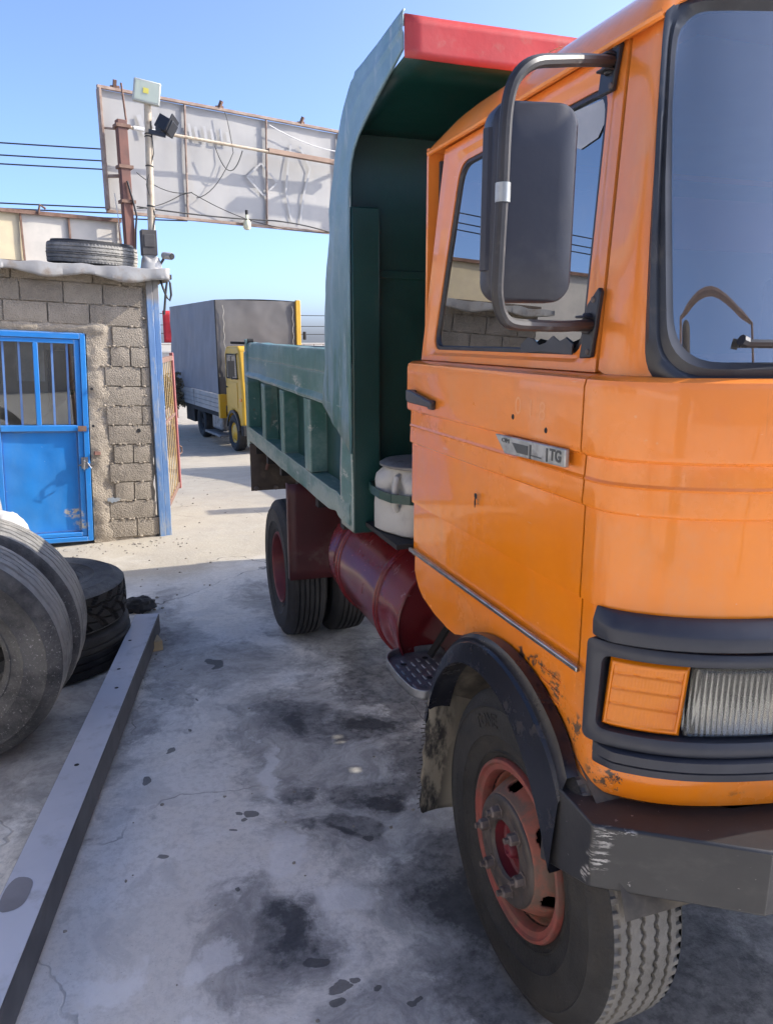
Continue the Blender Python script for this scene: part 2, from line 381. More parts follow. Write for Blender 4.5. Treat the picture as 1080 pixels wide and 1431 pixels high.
def m_bluepost():
    n = N('worn_blue_post_paint')
    x, y, z = n.xyz()
    base = n.mix(n.ramp(n.noise(5, 6, .6, sc3=(2, 2, .5)), .35, .65), (.085, .18, .36), (.15, .25, .42))
    base = n.mix(n.math('MULTIPLY', n.ramp(n.noise(14, 7, .7, sc3=(2, 2, .35)), .50, .62), .8), base, (.30, .32, .34))
    base = n.mix(n.ramp(n.math('ADD', z, n.math('MULTIPLY', n.noise(16, 4), .1)), 2.12, 2.2), base, (.22, .21, .20))
    n.col(base); n.set(Roughness=.6); n.bump(n.noise(40, 5, .7), .25, .005)
    return n.m

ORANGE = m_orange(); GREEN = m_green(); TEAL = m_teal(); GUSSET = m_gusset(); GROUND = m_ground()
RUB_FRONT = m_rubber('dusty_tyre_rubber', (.016, .0155, .015), (.075, .064, .05), .42)
RUB_TREAD = m_rubber('worn_tread_rubber', (.105, .098, .085), (.21, .19, .16), .7)
RUB_REAR = m_rubber('black_tyre_rubber', (.016, .016, .017), (.07, .066, .06), .45)
RUB_OLD = m_rubber('grey_scrap_tyre_rubber', (.026, .027, .029), (.16, .156, .145), .8, .75)
RUB_OLD2 = m_rubber('grey_scrap_tread_rubber', (.13, .128, .122), (.34, .32, .28), .8, .5)
BLOCK = m_block(); MORTAR = m_block('mortar_mat', (.37, .315, .245), (.28, .238, .185))
RIM = m_rustrim(); BLACKP = m_bump_black(); MUD = m_mud(); SIGN = m_sign(); BLUE = m_bluedoor(); POSTB = m_bluepost()
GLASS = m_glass('side_window_glass', (.18, .21, .23), 4.4)
WGLASS = m_glass('windscreen_glass', (.32, .38, .41), 3.8, 0, .09)
DGLASS = m_glass('hut_window_glass', (.75, .77, .75), 1.9)
RED = simple('faded_red_paint', (.52, .034, .034), (.42, .045, .042), .5, scale=4, dirt=(.36, .20, .16), damt=.45, dscale=11, bump=.2, bscale=16)
REDRIM = simple('red_rim_paint', (.23, .05, .036), (.16, .042, .032), .62, scale=14, dirt=(.11, .075, .055), damt=.75, dscale=12, bump=.15)
MAROON = simple('maroon_paint', (.14, .013, .016), (.11, .010, .013), .2, scale=4, dirt=(.13, .09, .08), damt=.12, dscale=18, bump=.12, bscale=5)
MAROOND = simple('dusty_maroon_paint', (.060, .007, .010), (.045, .006, .008), .5, scale=4, dirt=(.15, .12, .10), damt=.3, dscale=7)
BLACK = simple('black_plastic', (.014, .015, .019), (.020, .021, .026), .42, scale=10, dirt=(.06, .06, .06), damt=.25, dscale=8)
MIRR = simple('mirror_plastic', (.018, .019, .028), (.024, .025, .034), .42, scale=5, dirt=(.075, .072, .07), damt=.4, dscale=4, bump=.08, bscale=30)
TUBEB = simple('black_tube_paint', (.014, .013, .015), (.022, .020, .021), .5, scale=20, dirt=(.16, .14, .12), damt=.3, dscale=30)
BEZEL = simple('bezel_plastic', (.024, .027, .038), (.030, .033, .044), .5, scale=14, dirt=(.08, .08, .085), damt=.25, dscale=20)
SEAL = simple('rubber_seal', (.018, .020, .026), (.030, .033, .040), .38, scale=12, dirt=(.12, .11, .10), damt=.3, dscale=16)
FLARE = simple('scuffed_black_flare', (.008, .009, .014), (.012, .013, .020), .26, scale=8, dirt=(.12, .09, .07), damt=.22, dscale=15, bump=.15, bscale=14)
CHROME = simple('dull_chrome', (.50, .50, .50), (.38, .38, .38), .3, 1, scale=20)
ALU = simple('dull_aluminium', (.30, .295, .29), (.21, .205, .20), .5, .7, scale=7, dirt=(.08, .075, .07), damt=.45, dscale=10, bump=.1, bscale=12)
STEP = simple('step_aluminium', (.33, .34, .35), (.22, .225, .23), .42, .7, scale=16, dirt=(.05, .05, .05), damt=.4, dscale=14)
DARK = simple('dark_underside', (.010, .010, .011), (.016, .015, .015), .8, scale=6)
INTER = simple('cab_interior_vinyl', (.03, .031, .034), (.04, .04, .043), .7)
BEAM = simple('grey_primed_steel', (.46, .48, .53), (.41, .43, .48), .38, .1, scale=3, dirt=(.22, .215, .21), damt=.5, dscale=7, bump=.12)
BEAM_SHADE = simple('shaded_beam_side', (.055, .055, .06), (.035, .035, .04), .6, scale=8, dirt=(.14, .135, .13), damt=.3, dscale=9)  # shade of the beam's side put into a darker colour
RUSTP = simple('red_oxide_steel', (.165, .068, .048), (.12, .055, .042), .7, scale=7, dirt=(.12, .09, .08), damt=.35, dscale=9)
RUSTF = simple('rusty_frame_steel', (.14, .075, .05), (.20, .12, .085), .8, scale=14)
CREAMP = simple('cream_pipe_paint', (.48, .40, .29), (.38, .30, .21), .6, scale=10, dirt=(.18, .11, .07), damt=.5, dscale=13)
GALV = simple('weathered_tin', (.37, .36, .335), (.28, .27, .255), .5, .25, scale=4, dirt=(.22, .155, .10), damt=.6, dscale=6, bump=.2, bscale=8)
WHITEP = simple('white_plastic', (.72, .71, .68), (.62, .61, .58), .5, scale=8)
WOOD = simple('raw_pale_wood', (.40, .30, .17), (.32, .235, .13), .75, scale=7, streak=(.25, .18, .10))
CARD = simple('brown_cardboard', (.28, .19, .11), (.23, .155, .09), .85)
PINKP = simple('faded_pink_red_frame', (.36, .115, .10), (.30, .10, .09), .65, scale=8)
YELB = simple('yellow_bar_paint', (.50, .33, .11), (.38, .28, .15), .6, scale=10, dirt=(.12, .075, .04), damt=.4, dscale=14)
YELT = simple('yellow_truck_paint', (.62, .36, .03), (.56, .32, .025), .35, scale=3, dirt=(.4, .28, .12), damt=.25, dscale=5)
TARP = simple('grey_tarpaulin', (.135, .128, .125), (.105, .10, .098), .7, scale=1.2, dirt=(.19, .18, .165), damt=.3, dscale=1.6, bump=.3, bscale=3)
TARPS = simple('grey_tarpaulin_side', (.20, .20, .215), (.175, .175, .19), .65, scale=1, bump=.3, bscale=2.5)
SIDEB = simple('grey_dropside_metal', (.34, .34, .34), (.27, .27, .27), .5, .3, scale=4)
LIMEW = simple('pale_yard_wall', (.52, .49, .44), (.44, .41, .37), .9, scale=2)
CLOTHW = simple('white_sack_weave', (.50, .49, .465), (.42, .41, .39), .85, scale=12, bump=.3, bscale=40)
CLOTHG = simple('grey_sack_weave', (.34, .32, .30), (.27, .26, .24), .9, scale=12, bump=.3, bscale=40)
STONE = simple('oily_dark_stone', (.018, .017, .017), (.032, .030, .029), .75, scale=15, bump=.8, bscale=30)
GREYBOX = simple('dark_grey_box', (.075, .07, .068), (.055, .05, .05), .8, scale=8, dirt=(.14, .12, .1), damt=.4, dscale=10)
CABLE = simple('black_cable', (.015, .015, .016), (.02, .02, .02), .6)
LAMPG = simple('pale_lamp_housing', (.42, .43, .38), (.36, .37, .33), .5)
LAMPF = simple('lamp_front_glass', (.48, .52, .42), (.44, .48, .38), .2)
LED = simple('yellow_led_chip', (.72, .62, .12), (.68, .58, .1), .4)
AMBER = N('amber_lens'); AMBER.col(AMBER.mix(AMBER.ramp(AMBER.noise(5, 2), .4, .65), (.72, .20, .002), (.60, .145, .002)))
AMBER.set(Roughness=.12, Transmission_Weight=.12, IOR=1.45, Coat_Weight=.25, Coat_Roughness=.05); AMBER = AMBER.m
LENS = N('headlight_lens'); LENS.col((.95, .96, .95)); LENS.set(Roughness=.05, Transmission_Weight=1.0, IOR=1.42); LENS = LENS.m
REFL = N('lamp_reflector'); REFL.col(REFL.mix(REFL.noise(8, 3), (.36, .35, .32), (.16, .155, .145))); REFL.set(Roughness=.22, Metallic=1.0); REFL = REFL.m
PINKF = simple('pink_curtain_fabric', (.33, .14, .16), (.28, .12, .14), .9)
BLUEF = simple('blue_headliner', (.10, .16, .22), (.08, .13, .19), .9)
GHOST = simple('ghost_mark_paint', (.76, .33, .14), (.74, .29, .11), .4)
WHITEM = simple('white_chalk_paint', (.70, .68, .64), (.60, .58, .55), .8, scale=30)
GREYM = simple('dark_badge_enamel', (.05, .055, .055), (.06, .065, .065), .4)
SILV = simple('badge_silver', (.42, .43, .42), (.30, .31, .30), .38, .5, scale=25, dirt=(.14, .12, .10), damt=.4, dscale=20)
DKRED = simple('hub_maroon', (.13, .012, .02), (.09, .01, .015), .5, scale=14)
GREASE = simple('greasy_dark_steel', (.075, .060, .052), (.045, .038, .035), .5, .3, scale=18, dirt=(.20, .14, .10), damt=.35, dscale=22, bump=.3, bscale=50)
NUTM = simple('greasy_steel_nut', (.17, .14, .125), (.09, .07, .062), .6, .4, scale=30)
BLUELAB = simple('blue_can_label', (.15, .22, .55), (.13, .2, .5), .5)
REDLAB = simple('red_can_label', (.6, .02, .04), (.55, .02, .03), .5)
WHITEB = simple('off_white_card', (.36, .37, .38), (.5, .5, .5), .7)
GREENB = simple('bright_green_print', (.02, .35, .12), (.02, .3, .1), .5)
REDBAN = simple('red_banner_cloth', (.60, .03, .04), (.5, .03, .035), .7)
SCRUB = simple('dry_brown_foliage', (.10, .08, .045), (.14, .115, .07), .9, scale=6)

# ------------------------------------------------------------------ mesh helpers
def tag(o, label=None, cat=None, group=None, kind=None):
    if label: o['label'] = label
    if cat: o['category'] = cat
    if group: o['group'] = group
    if kind: o['kind'] = kind
    return o

def empty(name, loc, rz=0.0, ry=0.0):
    o = bpy.data.objects.new(name, None); col.objects.link(o); o.location = loc; o.rotation_euler = (0, ry, rz)
    o.empty_display_size = .1
    return o

class MB:
    def __init__(s): s.v = []; s.f = []; s.mi = []; s.cur = 0
    def add(s, vs, fs):
        b = len(s.v); s.v += [tuple(float(c) for c in p) for p in vs]
        for f in fs: s.f.append(tuple(i + b for i in f)); s.mi.append(s.cur)
        return s
    def box(s, x0, x1, y0, y1, z0, z1):
        v = [(x0, y0, z0), (x1, y0, z0), (x1, y1, z0), (x0, y1, z0), (x0, y0, z1), (x1, y0, z1), (x1, y1, z1), (x0, y1, z1)]
        return s.add(v, [(0, 3, 2, 1), (4, 5, 6, 7), (0, 1, 5, 4), (1, 2, 6, 5), (2, 3, 7, 6), (3, 0, 4, 7)])
    def obox(s, c, ax, ay, az):
        c, ax, ay, az = Vector(c), Vector(ax), Vector(ay), Vector(az)
        v = [c + ax * i + ay * j + az * k for k in (-1, 1) for i, j in ((-1, -1), (1, -1), (1, 1), (-1, 1))]
        return s.add(v, [(0, 3, 2, 1), (4, 5, 6, 7), (0, 1, 5, 4), (1, 2, 6, 5), (2, 3, 7, 6), (3, 0, 4, 7)])
    def bar(s, a, b, w, h, up=(0, 0, 1)):
        a, b = Vector(a), Vector(b); d = b - a; up = Vector(up)
        side = d.cross(up)
        if side.length < 1e-6: side = d.cross(Vector((1, 0, 0)))
        side.normalize(); u = side.cross(d).normalized()
        return s.obox((a + b) / 2, d / 2, side * w / 2, u * h / 2)
    def prism(s, pts, off):
        """pts: planar loop of 3-D points, extruded by vector off"""
        n = len(pts); off = Vector(off)
        v = [Vector(p) for p in pts] + [Vector(p) + off for p in pts]
        f = [tuple(range(n - 1, -1, -1)), tuple(range(n, 2 * n))]
        f += [(i, (i + 1) % n, (i + 1) % n + n, i + n) for i in range(n)]
        return s.add(v, f)
    def tube(s, path, r, n=10, cap=True):
        P = [Vector(p) for p in path]; rings = []
        t0 = (P[1] - P[0]).normalized(); ref = Vector((0, 0, 1)) if abs(t0.z) < .9 else Vector((1, 0, 0))
        nrm = t0.cross(ref).normalized()
        for i, p in enumerate(P):
            t = (P[min(i + 1, len(P) - 1)] - P[max(i - 1, 0)]).normalized()
            nrm = (nrm - t * nrm.dot(t)).normalized(); bn = t.cross(nrm)
            rr = r[i] if isinstance(r, (list, tuple)) else r
            rings.append([p + (nrm * math.cos(a) + bn * math.sin(a)) * rr for a in [2 * math.pi * k / n for k in range(n)]])
        v = [q for g in rings for q in g]; f = []
        for i in range(len(P) - 1):
            for k in range(n):
                f.append((i * n + k, i * n + (k + 1) % n, (i + 1) * n + (k + 1) % n, (i + 1) * n + k))
        if cap: f += [tuple(range(n - 1, -1, -1)), tuple(range((len(P) - 1) * n, len(P) * n))]
        return s.add(v, f)
    def lathe(s, prof, c, axis, n=48, a0=0, a1=2 * math.pi, skip=None):
        """prof: (r, h) list, h along axis"""
        c = Vector(c); ax = Vector(axis).normalized()
        ref = Vector((0, 0, 1)) if abs(ax.z) < .9 else Vector((0, 1, 0))
        u = ax.cross(ref).normalized(); w = u.cross(ax)
        full = abs(a1 - a0 - 2 * math.pi) < 1e-6; m = n if full else n + 1
        v = []
        for (r, h) in prof:
            for k in range(m):
                a = a0 + (a1 - a0) * k / n
                v.append(c + ax * h + (u * math.cos(a) + w * math.sin(a)) * r)
        f = []
        for i in range(len(prof) - 1):
            for k in range(n):
                if skip and skip(i, k): continue
                k2 = (k + 1) % m
                f.append((i * m + k, i * m + k2, (i + 1) * m + k2, (i + 1) * m + k))
        return s.add(v, f)
    def grid(s, fn, us, vs, skip=None):
        nu, nv = len(us), len(vs)
        v = [fn(a, b) for b in vs for a in us]; f = []
        for j in range(nv - 1):
            for i in range(nu - 1):
                if skip and skip(i, j): continue
                f.append((j * nu + i, j * nu + i + 1, (j + 1) * nu + i + 1, (j + 1) * nu + i))
        return s.add(v, f)
    def build(s, name, mats, parent=None, smooth=35, bevel=0, off=None, solid=0, seg=2, fixn=True, sub=0, solid_off=-1):
        me = bpy.data.meshes.new(name)
        if off is None: off = OFF
        v = [(p[0] - off[0], p[1] - off[1], p[2] - off[2]) for p in s.v]
        me.from_pydata(v, [], s.f)
        mats = mats if isinstance(mats, (list, tuple)) else [mats]
        for m in mats: me.materials.append(m)
        for i, p in enumerate(me.polygons): p.material_index = s.mi[i]
        if fixn:
            bm = bmesh.new(); bm.from_mesh(me); bmesh.ops.remove_doubles(bm, verts=bm.verts, dist=1e-5)
            bmesh.ops.recalc_face_normals(bm, faces=bm.faces); bm.to_mesh(me); bm.free()
        if smooth:
            me.shade_smooth()
            me.set_sharp_from_angle(angle=R(smooth))
        o = bpy.data.objects.new(name, me); col.objects.link(o)
        if parent is not None: o.parent = parent
        if solid:
            md = o.modifiers.new('solid', 'SOLIDIFY'); md.thickness = solid; md.offset = solid_off
        if bevel:
            md = o.modifiers.new('bevel', 'BEVEL'); md.width = bevel; md.segments = seg; md.limit_method = 'ANGLE'; md.angle_limit = R(40)
            md.harden_normals = False
        if sub:
            md = o.modifiers.new('sub', 'SUBSURF'); md.levels = sub; md.render_levels = sub
        return o
OFF = (0, 0, 0)

def kids(o): return [c for c in bpy.data.objects if c.parent == o]
def copy_tree(o, parent=None, top=True):
    c = o.copy(); col.objects.link(c); c.parent = parent
    for ch in kids(o): copy_tree(ch, c, False)
    return c

def lin(a, b, n): return [a + (b - a) * i / (n - 1) for i in range(n)]
def interp(x, xs, ys): return float(np.interp(x, xs, ys))
def rrect(x0, x1, y0, y1, r, n=6):
    """rounded rectangle loop, counter-clockwise"""
    out = []
    for cx, cy, a0 in ((x1 - r, y0 + r, -90), (x1 - r, y1 - r, 0), (x0 + r, y1 - r, 90), (x0 + r, y0 + r, 180)):
        for k in range(n + 1):
            a = R(a0 + 90 * k / n); out.append((cx + r * math.cos(a), cy + r * math.sin(a)))
    return out
def round_poly(pts, r, n=6):
    """round the corners of a 2-D polygon"""
    out = []; N_ = len(pts)
    for i in range(N_):
        p = np.array(pts[i]); a = np.array(pts[i - 1]) - p; b = np.array(pts[(i + 1) % N_]) - p
        rr = min(r, np.linalg.norm(a) * .45, np.linalg.norm(b) * .45)
        p0 = p + a / np.linalg.norm(a) * rr; p1 = p + b / np.linalg.norm(b) * rr
        for k in range(n + 1):
            t = k / n; q = (1 - t) ** 2 * p0 + 2 * t * (1 - t) * p + t * t * p1
            out.append((float(q[0]), float(q[1])))
    return out
def resample(loop, n):
    """n points evenly round a closed 2-D loop"""
    P = np.array(loop + [loop[0]]); d = np.r_[0, np.cumsum(np.linalg.norm(np.diff(P, axis=0), axis=1))]
    t = np.linspace(0, d[-1], n, endpoint=False)
    return [(float(np.interp(q, d, P[:, 0])), float(np.interp(q, d, P[:, 1]))) for q in t]
def ring_between(outer, inner, n=160, m=5):
    """matching loops by angle about the inner centre -> list of m loops (2-D)"""
    ic = np.mean(np.array(inner), axis=0)
    def by_angle(loop):
        P = np.array(resample(loop, 1600)); a = np.arctan2(P[:, 1] - ic[1], (P[:, 0] - ic[0])); o = np.argsort(a)
        return P[o], a[o]
    Po, ao = by_angle(outer); Pi = np.array(resample(inner, n)); ai = np.arctan2(Pi[:, 1] - ic[1], Pi[:, 0] - ic[0])
    k = np.argsort(ai); Pi = Pi[k]; ai = ai[k]
    Q = np.c_[np.interp(ai, ao, Po[:, 0], period=2 * np.pi), np.interp(ai, ao, Po[:, 1], period=2 * np.pi)]
    # snap the nearest sample to each outer corner so corners stay sharp
    for c in outer:
        j = int(np.argmin(np.hypot(Q[:, 0] - c[0], Q[:, 1] - c[1])))
        if len(outer) < 12: Q[j] = c
    return [[tuple(Q[i] * (1 - t) + Pi[i] * t) for i in range(len(Pi))] for t in np.linspace(0, 1, m)]
def loops_mesh(mb, loops, fn):
    n = len(loops[0]); v = [fn(*p) for L in loops for p in L]; f = []
    for j in range(len(loops) - 1):
        for i in range(n): f.append((j * n + i, j * n + (i + 1) % n, (j + 1) * n + (i + 1) % n, (j + 1) * n + i))
    return mb.add(v, f)
def text_mb(mb, body, size, fn, extrude=.002, bold=0.0):
    """flat lettering: outline text turned to mesh, each 2-D point mapped by fn(x, y, depth)"""
    cu = bpy.data.curves.new('lettering', 'FONT'); cu.body = body; cu.size = size; cu.extrude = extrude; cu.offset = bold
    cu.align_x = 'CENTER'; cu.align_y = 'CENTER'
    o = bpy.data.objects.new('lettering', cu); col.objects.link(o)
    bpy.context.view_layer.update()
    ev = o.evaluated_get(bpy.context.evaluated_depsgraph_get()); me = ev.to_mesh()
    mb.add([fn(v.co.x, v.co.y, v.co.z) for v in me.vertices], [tuple(p.vertices) for p in me.polygons])
    ev.to_mesh_clear(); bpy.data.objects.remove(o); bpy.data.curves.remove(cu)
    return mb
def lump(mb, c, r, seed=0, amt=.25, freq=2.0, n=14):
    """irregular closed lump"""
    c = Vector(c); v = []; f = []
    for j in range(n + 1):
        th = math.pi * j / n
        for i in range(2 * n):
            ph = math.pi * i / n
            d = Vector((math.sin(th) * math.cos(ph), math.sin(th) * math.sin(ph), math.cos(th)))
            k = 1 + amt * mnoise.noise(d * freq + Vector((seed * 7.3, seed * 3.1, seed)))+ amt * .4 * mnoise.noise(d * freq * 3 + Vector((seed, 9, 2)))
            v.append(c + Vector((d.x * r[0], d.y * r[1], d.z * r[2])) * k)
    for j in range(n):
        for i in range(2 * n):
            f.append((j * 2 * n + i, j * 2 * n + (i + 1) % (2 * n), (j + 1) * 2 * n + (i + 1) % (2 * n), (j + 1) * 2 * n + i))
    return mb.add(v, f)
# ------------------------------------------------------------------ ground
def gz(y):
    t = min(1, max(0, (y - 7.6) / 9.6)); t = t * t * (3 - 2 * t)
    return -.8 * t
def build_ground():
    xs = [-140, -60, -30, -15] + lin(-8, 12, 41) + [16, 30, 60, 140]
    ys = [-80, -30, -12] + lin(-6, 18, 73) + [22, 30, 50, 90, 160, 400]
    mb = MB(); mb.grid(lambda x, y: (x, y, gz(y)), xs, ys)
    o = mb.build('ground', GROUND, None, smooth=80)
    o['kind'] = 'structure'
build_ground()

# ------------------------------------------------------------------ tyres and wheels
def frame(axis):
    ax = Vector(axis).normalized(); ref = Vector((0, 0, 1)) if abs(ax.z) < .9 else Vector((0, 1, 0))
    u = ax.cross(ref).normalized(); return ax, u, u.cross(ax)
def tyre_mesh(mb, c, axis, Rr, w, rb, kind='rib', nu=160, nv=40, depth=.010, squash=0.0, seed=0, bulge=.012):
    """tyre with its outer face at c, body running along axis; slot 0 sidewall, slot 1 tread"""
    c = Vector(c); ax, u, v_ = frame(axis); hs = w * .10
    def P(r, h, a):
        p = c + ax * h + (u * math.cos(a) + v_ * math.sin(a)) * r
        if squash and p.z < squash: p.z = squash * .35 + p.z * .65 if p.z > 0 else squash * .35
        return p
    side = [(rb, w * .16), (rb + .006, w * .08), (rb + .02, w * .05), (rb + .10 * (Rr - rb), .012), (rb + .12 * (Rr - rb), .007), (rb + .14 * (Rr - rb), .011), (rb + .3 * (Rr - rb), .004 - bulge * .3), (rb + .34 * (Rr - rb), -bulge * .45), (rb + .35 * (Rr - rb), -bulge * .45 - .003), (rb + .37 * (Rr - rb), -bulge * .55), (rb + .55 * (Rr - rb), -bulge), (rb + .72 * (Rr - rb), -bulge * .7), (rb + .74 * (Rr - rb), -bulge * .7 - .003), (rb + .76 * (Rr - rb), -bulge * .6), (Rr - .035, .004), (Rr - .016, hs * .5), (Rr - .006, hs)]
    n = nu
    A = [2 * math.pi * k / n for k in range(n)]
    def strip(prof):
        vs = [P(r, h, a) for (r, h) in prof for a in A]; fs = []
        for i in range(len(prof) - 1):
            for k in range(n): fs.append((i * n + k, i * n + (k + 1) % n, (i + 1) * n + (k + 1) % n, (i + 1) * n + k))
        mb.add(vs, fs)
    mb.cur = 0
    strip(side); strip([(r, w - h) for r, h in side])
    strip([(rb, w * .16), (rb + .05 * (Rr - rb), w * .5), (rb, w * .84)] if rb < .21 else [(rb, w * .16), (rb + .10, w * .3), (rb + .16, w * .5), (rb + .10, w * .7), (rb, w * .84)])
    mb.cur = 1
    prof = lin(hs, w - hs, nv); per = 2 * math.pi / n
    vs = []
    for j, h in enumerate(prof):
        t = (h - hs) / (w - 2 * hs)
        crown = Rr - .006 + .006 * (1 - (2 * t - 1) ** 2)
        for k, a in enumerate(A):
            d = 0
            s = a / (2 * math.pi)
            if 0 < j < nv - 1:
                if kind == 'zigzag':
                    tri = abs(((s * 84) % 1) * 2 - 1) - .5
                    for g_ in (.2, .4, .6, .8):
                        if abs(t - g_ - tri * .035) < .020: d = depth
                    if (t < .09 or t > .91) and ((s * 84) % 1) < .45: d = max(d, depth * .6)
                elif kind == 'rib':
                    for g_ in (.16, .33, .5, .67, .84):
                        if abs(t - g_) < .022: d = depth
                elif kind == 'block':
                    tt = abs(t - .5)
                    ph = (s * 26 + (tt * 1.6 if t > .5 else tt * 1.6 + .5)) % 1
                    if ph < .30 and tt > .06: d = depth
                    tri = abs(((s * 26) % 1) * 2 - 1) - .5
                    if abs(t - .5 - tri * .16) < .035: d = depth
                    if abs(t - .27 - tri * .08) < .025 or abs(t - .73 - tri * .08) < .025: d = depth * .8
                elif kind == 'bald':
                    for g_ in (.22, .42, .61, .8):
                        if abs(t - g_) < .020: d = depth * .75
                    d += .004 * mnoise.noise(Vector((math.cos(a) * 9, math.sin(a) * 9, t * 4 + seed))) + .003 * max(0, mnoise.noise(Vector((math.cos(a) * 30, math.sin(a) * 30, t * 9 + seed))))
            elif kind in ('zigzag', 'block'):
                if ((s * (84 if kind == 'zigzag' else 26)) % 1) < .4: d = depth * .7
            vs.append(P(crown - d, h, a))
    fs = []
    for j in range(nv - 1):
        for k in range(n): fs.append((j * n + k, j * n + (k + 1) % n, (j + 1) * n + (k + 1) % n, (j + 1) * n + k))
    mb.add(vs, fs); mb.cur = 0
    return P

def nut_mb(c, axis, r=.014, h=.026):
    mb = MB(); mb.lathe([(0, h), (r * .8, h), (r, h - .004), (r, .004), (r * 1.35, .003), (r * 1.35, 0)], c, axis, 6)
    mb.lathe([(0, h + .012), (r * .5, h + .012), (r * .5, h)], c, axis, 8)
    return mb

# ------------------------------------------------------------------ the orange tipper truck
CX = 1.98
OFF = (CX, 1.59, 0.0)
truck = empty('dump_truck', OFF)
tag(truck, 'orange cab tipper truck with green steel dump bed, parked along the right side', 'truck')

LS = 1.08; LA = .393
# corner outline: heading angle against arc length, integrated once
_ss = [0, .03, .06, .09, .13, .214, .302, .393, .55, .85, 1.2]; _tt = [0, 3, 14, 29, 44.5, 57, 68.5, 75, 79, 84, 90]
_cx, _cy, _ct = [.93], [1.38], [0.0]
for _k in range(1300):
    _t = R(float(np.interp((_k + .5) * .001, _ss, _tt))); _cx.append(_cx[-1] + .001 * math.sin(_t)); _cy.append(_cy[-1] - .001 * math.cos(_t)); _ct.append(R(float(np.interp((_k + 1) * .001, _ss, _tt))))
def _half(u):
    if u <= LS: return .93, 2.46 - u, 0.0
    k = (u - LS) / .001; i = min(int(k), 1299); f = k - i
    return _cx[i] + (_cx[i + 1] - _cx[i]) * f, _cy[i] + (_cy[i + 1] - _cy[i]) * f, _ct[i] + (_ct[i + 1] - _ct[i]) * f
UC = LS + .001 * next(i for i, x in enumerate(_cx) if x > CX)
def plan(u, inset=0.0):
    """cab outline: u=0 at the near rear corner, UC front centre, 2UC far rear corner"""
    m = u > UC
    x, y, t = _half(2 * UC - u if m else u)
    nx, ny = -math.cos(t), -math.sin(t)
    x -= nx * inset; y -= ny * inset
    return (2 * CX - x if m else x), y, (R(180) - t if m else t)
def tfront(u):
    t = plan(u)[2]; return math.sin(min(max(t, 0), math.pi)) ** 1.5
def S(u, z, d=0.0):
    """lower cab surface, d outward"""
    x, y, t = plan(u, -d); return (x, y, z)
def G(u, z, d=0.0):
    """greenhouse surface (leans in above the belt)"""
    f = tfront(u); h = max(0, z - 1.72)
    ins = (.038 + h * .062) * (1 - f) + (.030 + h * .17) * f
    x, y, t = plan(u, ins - d); return (x, y, z)
def Yu(y): return 2.46 - y            # side: world Y to u

PROF = [(.762, -.045), (.768, -.028), (.782, -.010), (.80, -.002), (.84, 0), (1.05, 0), (1.06, 0), (1.21, 0), (1.224, 0), (1.228, .007), (1.24, .008), (1.43, .008), (1.440, .008), (1.446, .016), (1.452, .017), (1.498, .015), (1.503, .019), (1.509, .015), (1.545, .013), (1.552, .013), (1.560, .026), (1.57, .028), (1.64, .028), (1.70, .028), (1.715, .024), (1.722, .010), (1.724, -.022), (1.727, -.036)]
def dprof(z): return interp(z, [p[0] for p in PROF], [p[1] for p in PROF])
for k in range(len(PROF)): PROF[k] = (PROF[k][0], PROF[k][1] - .012)

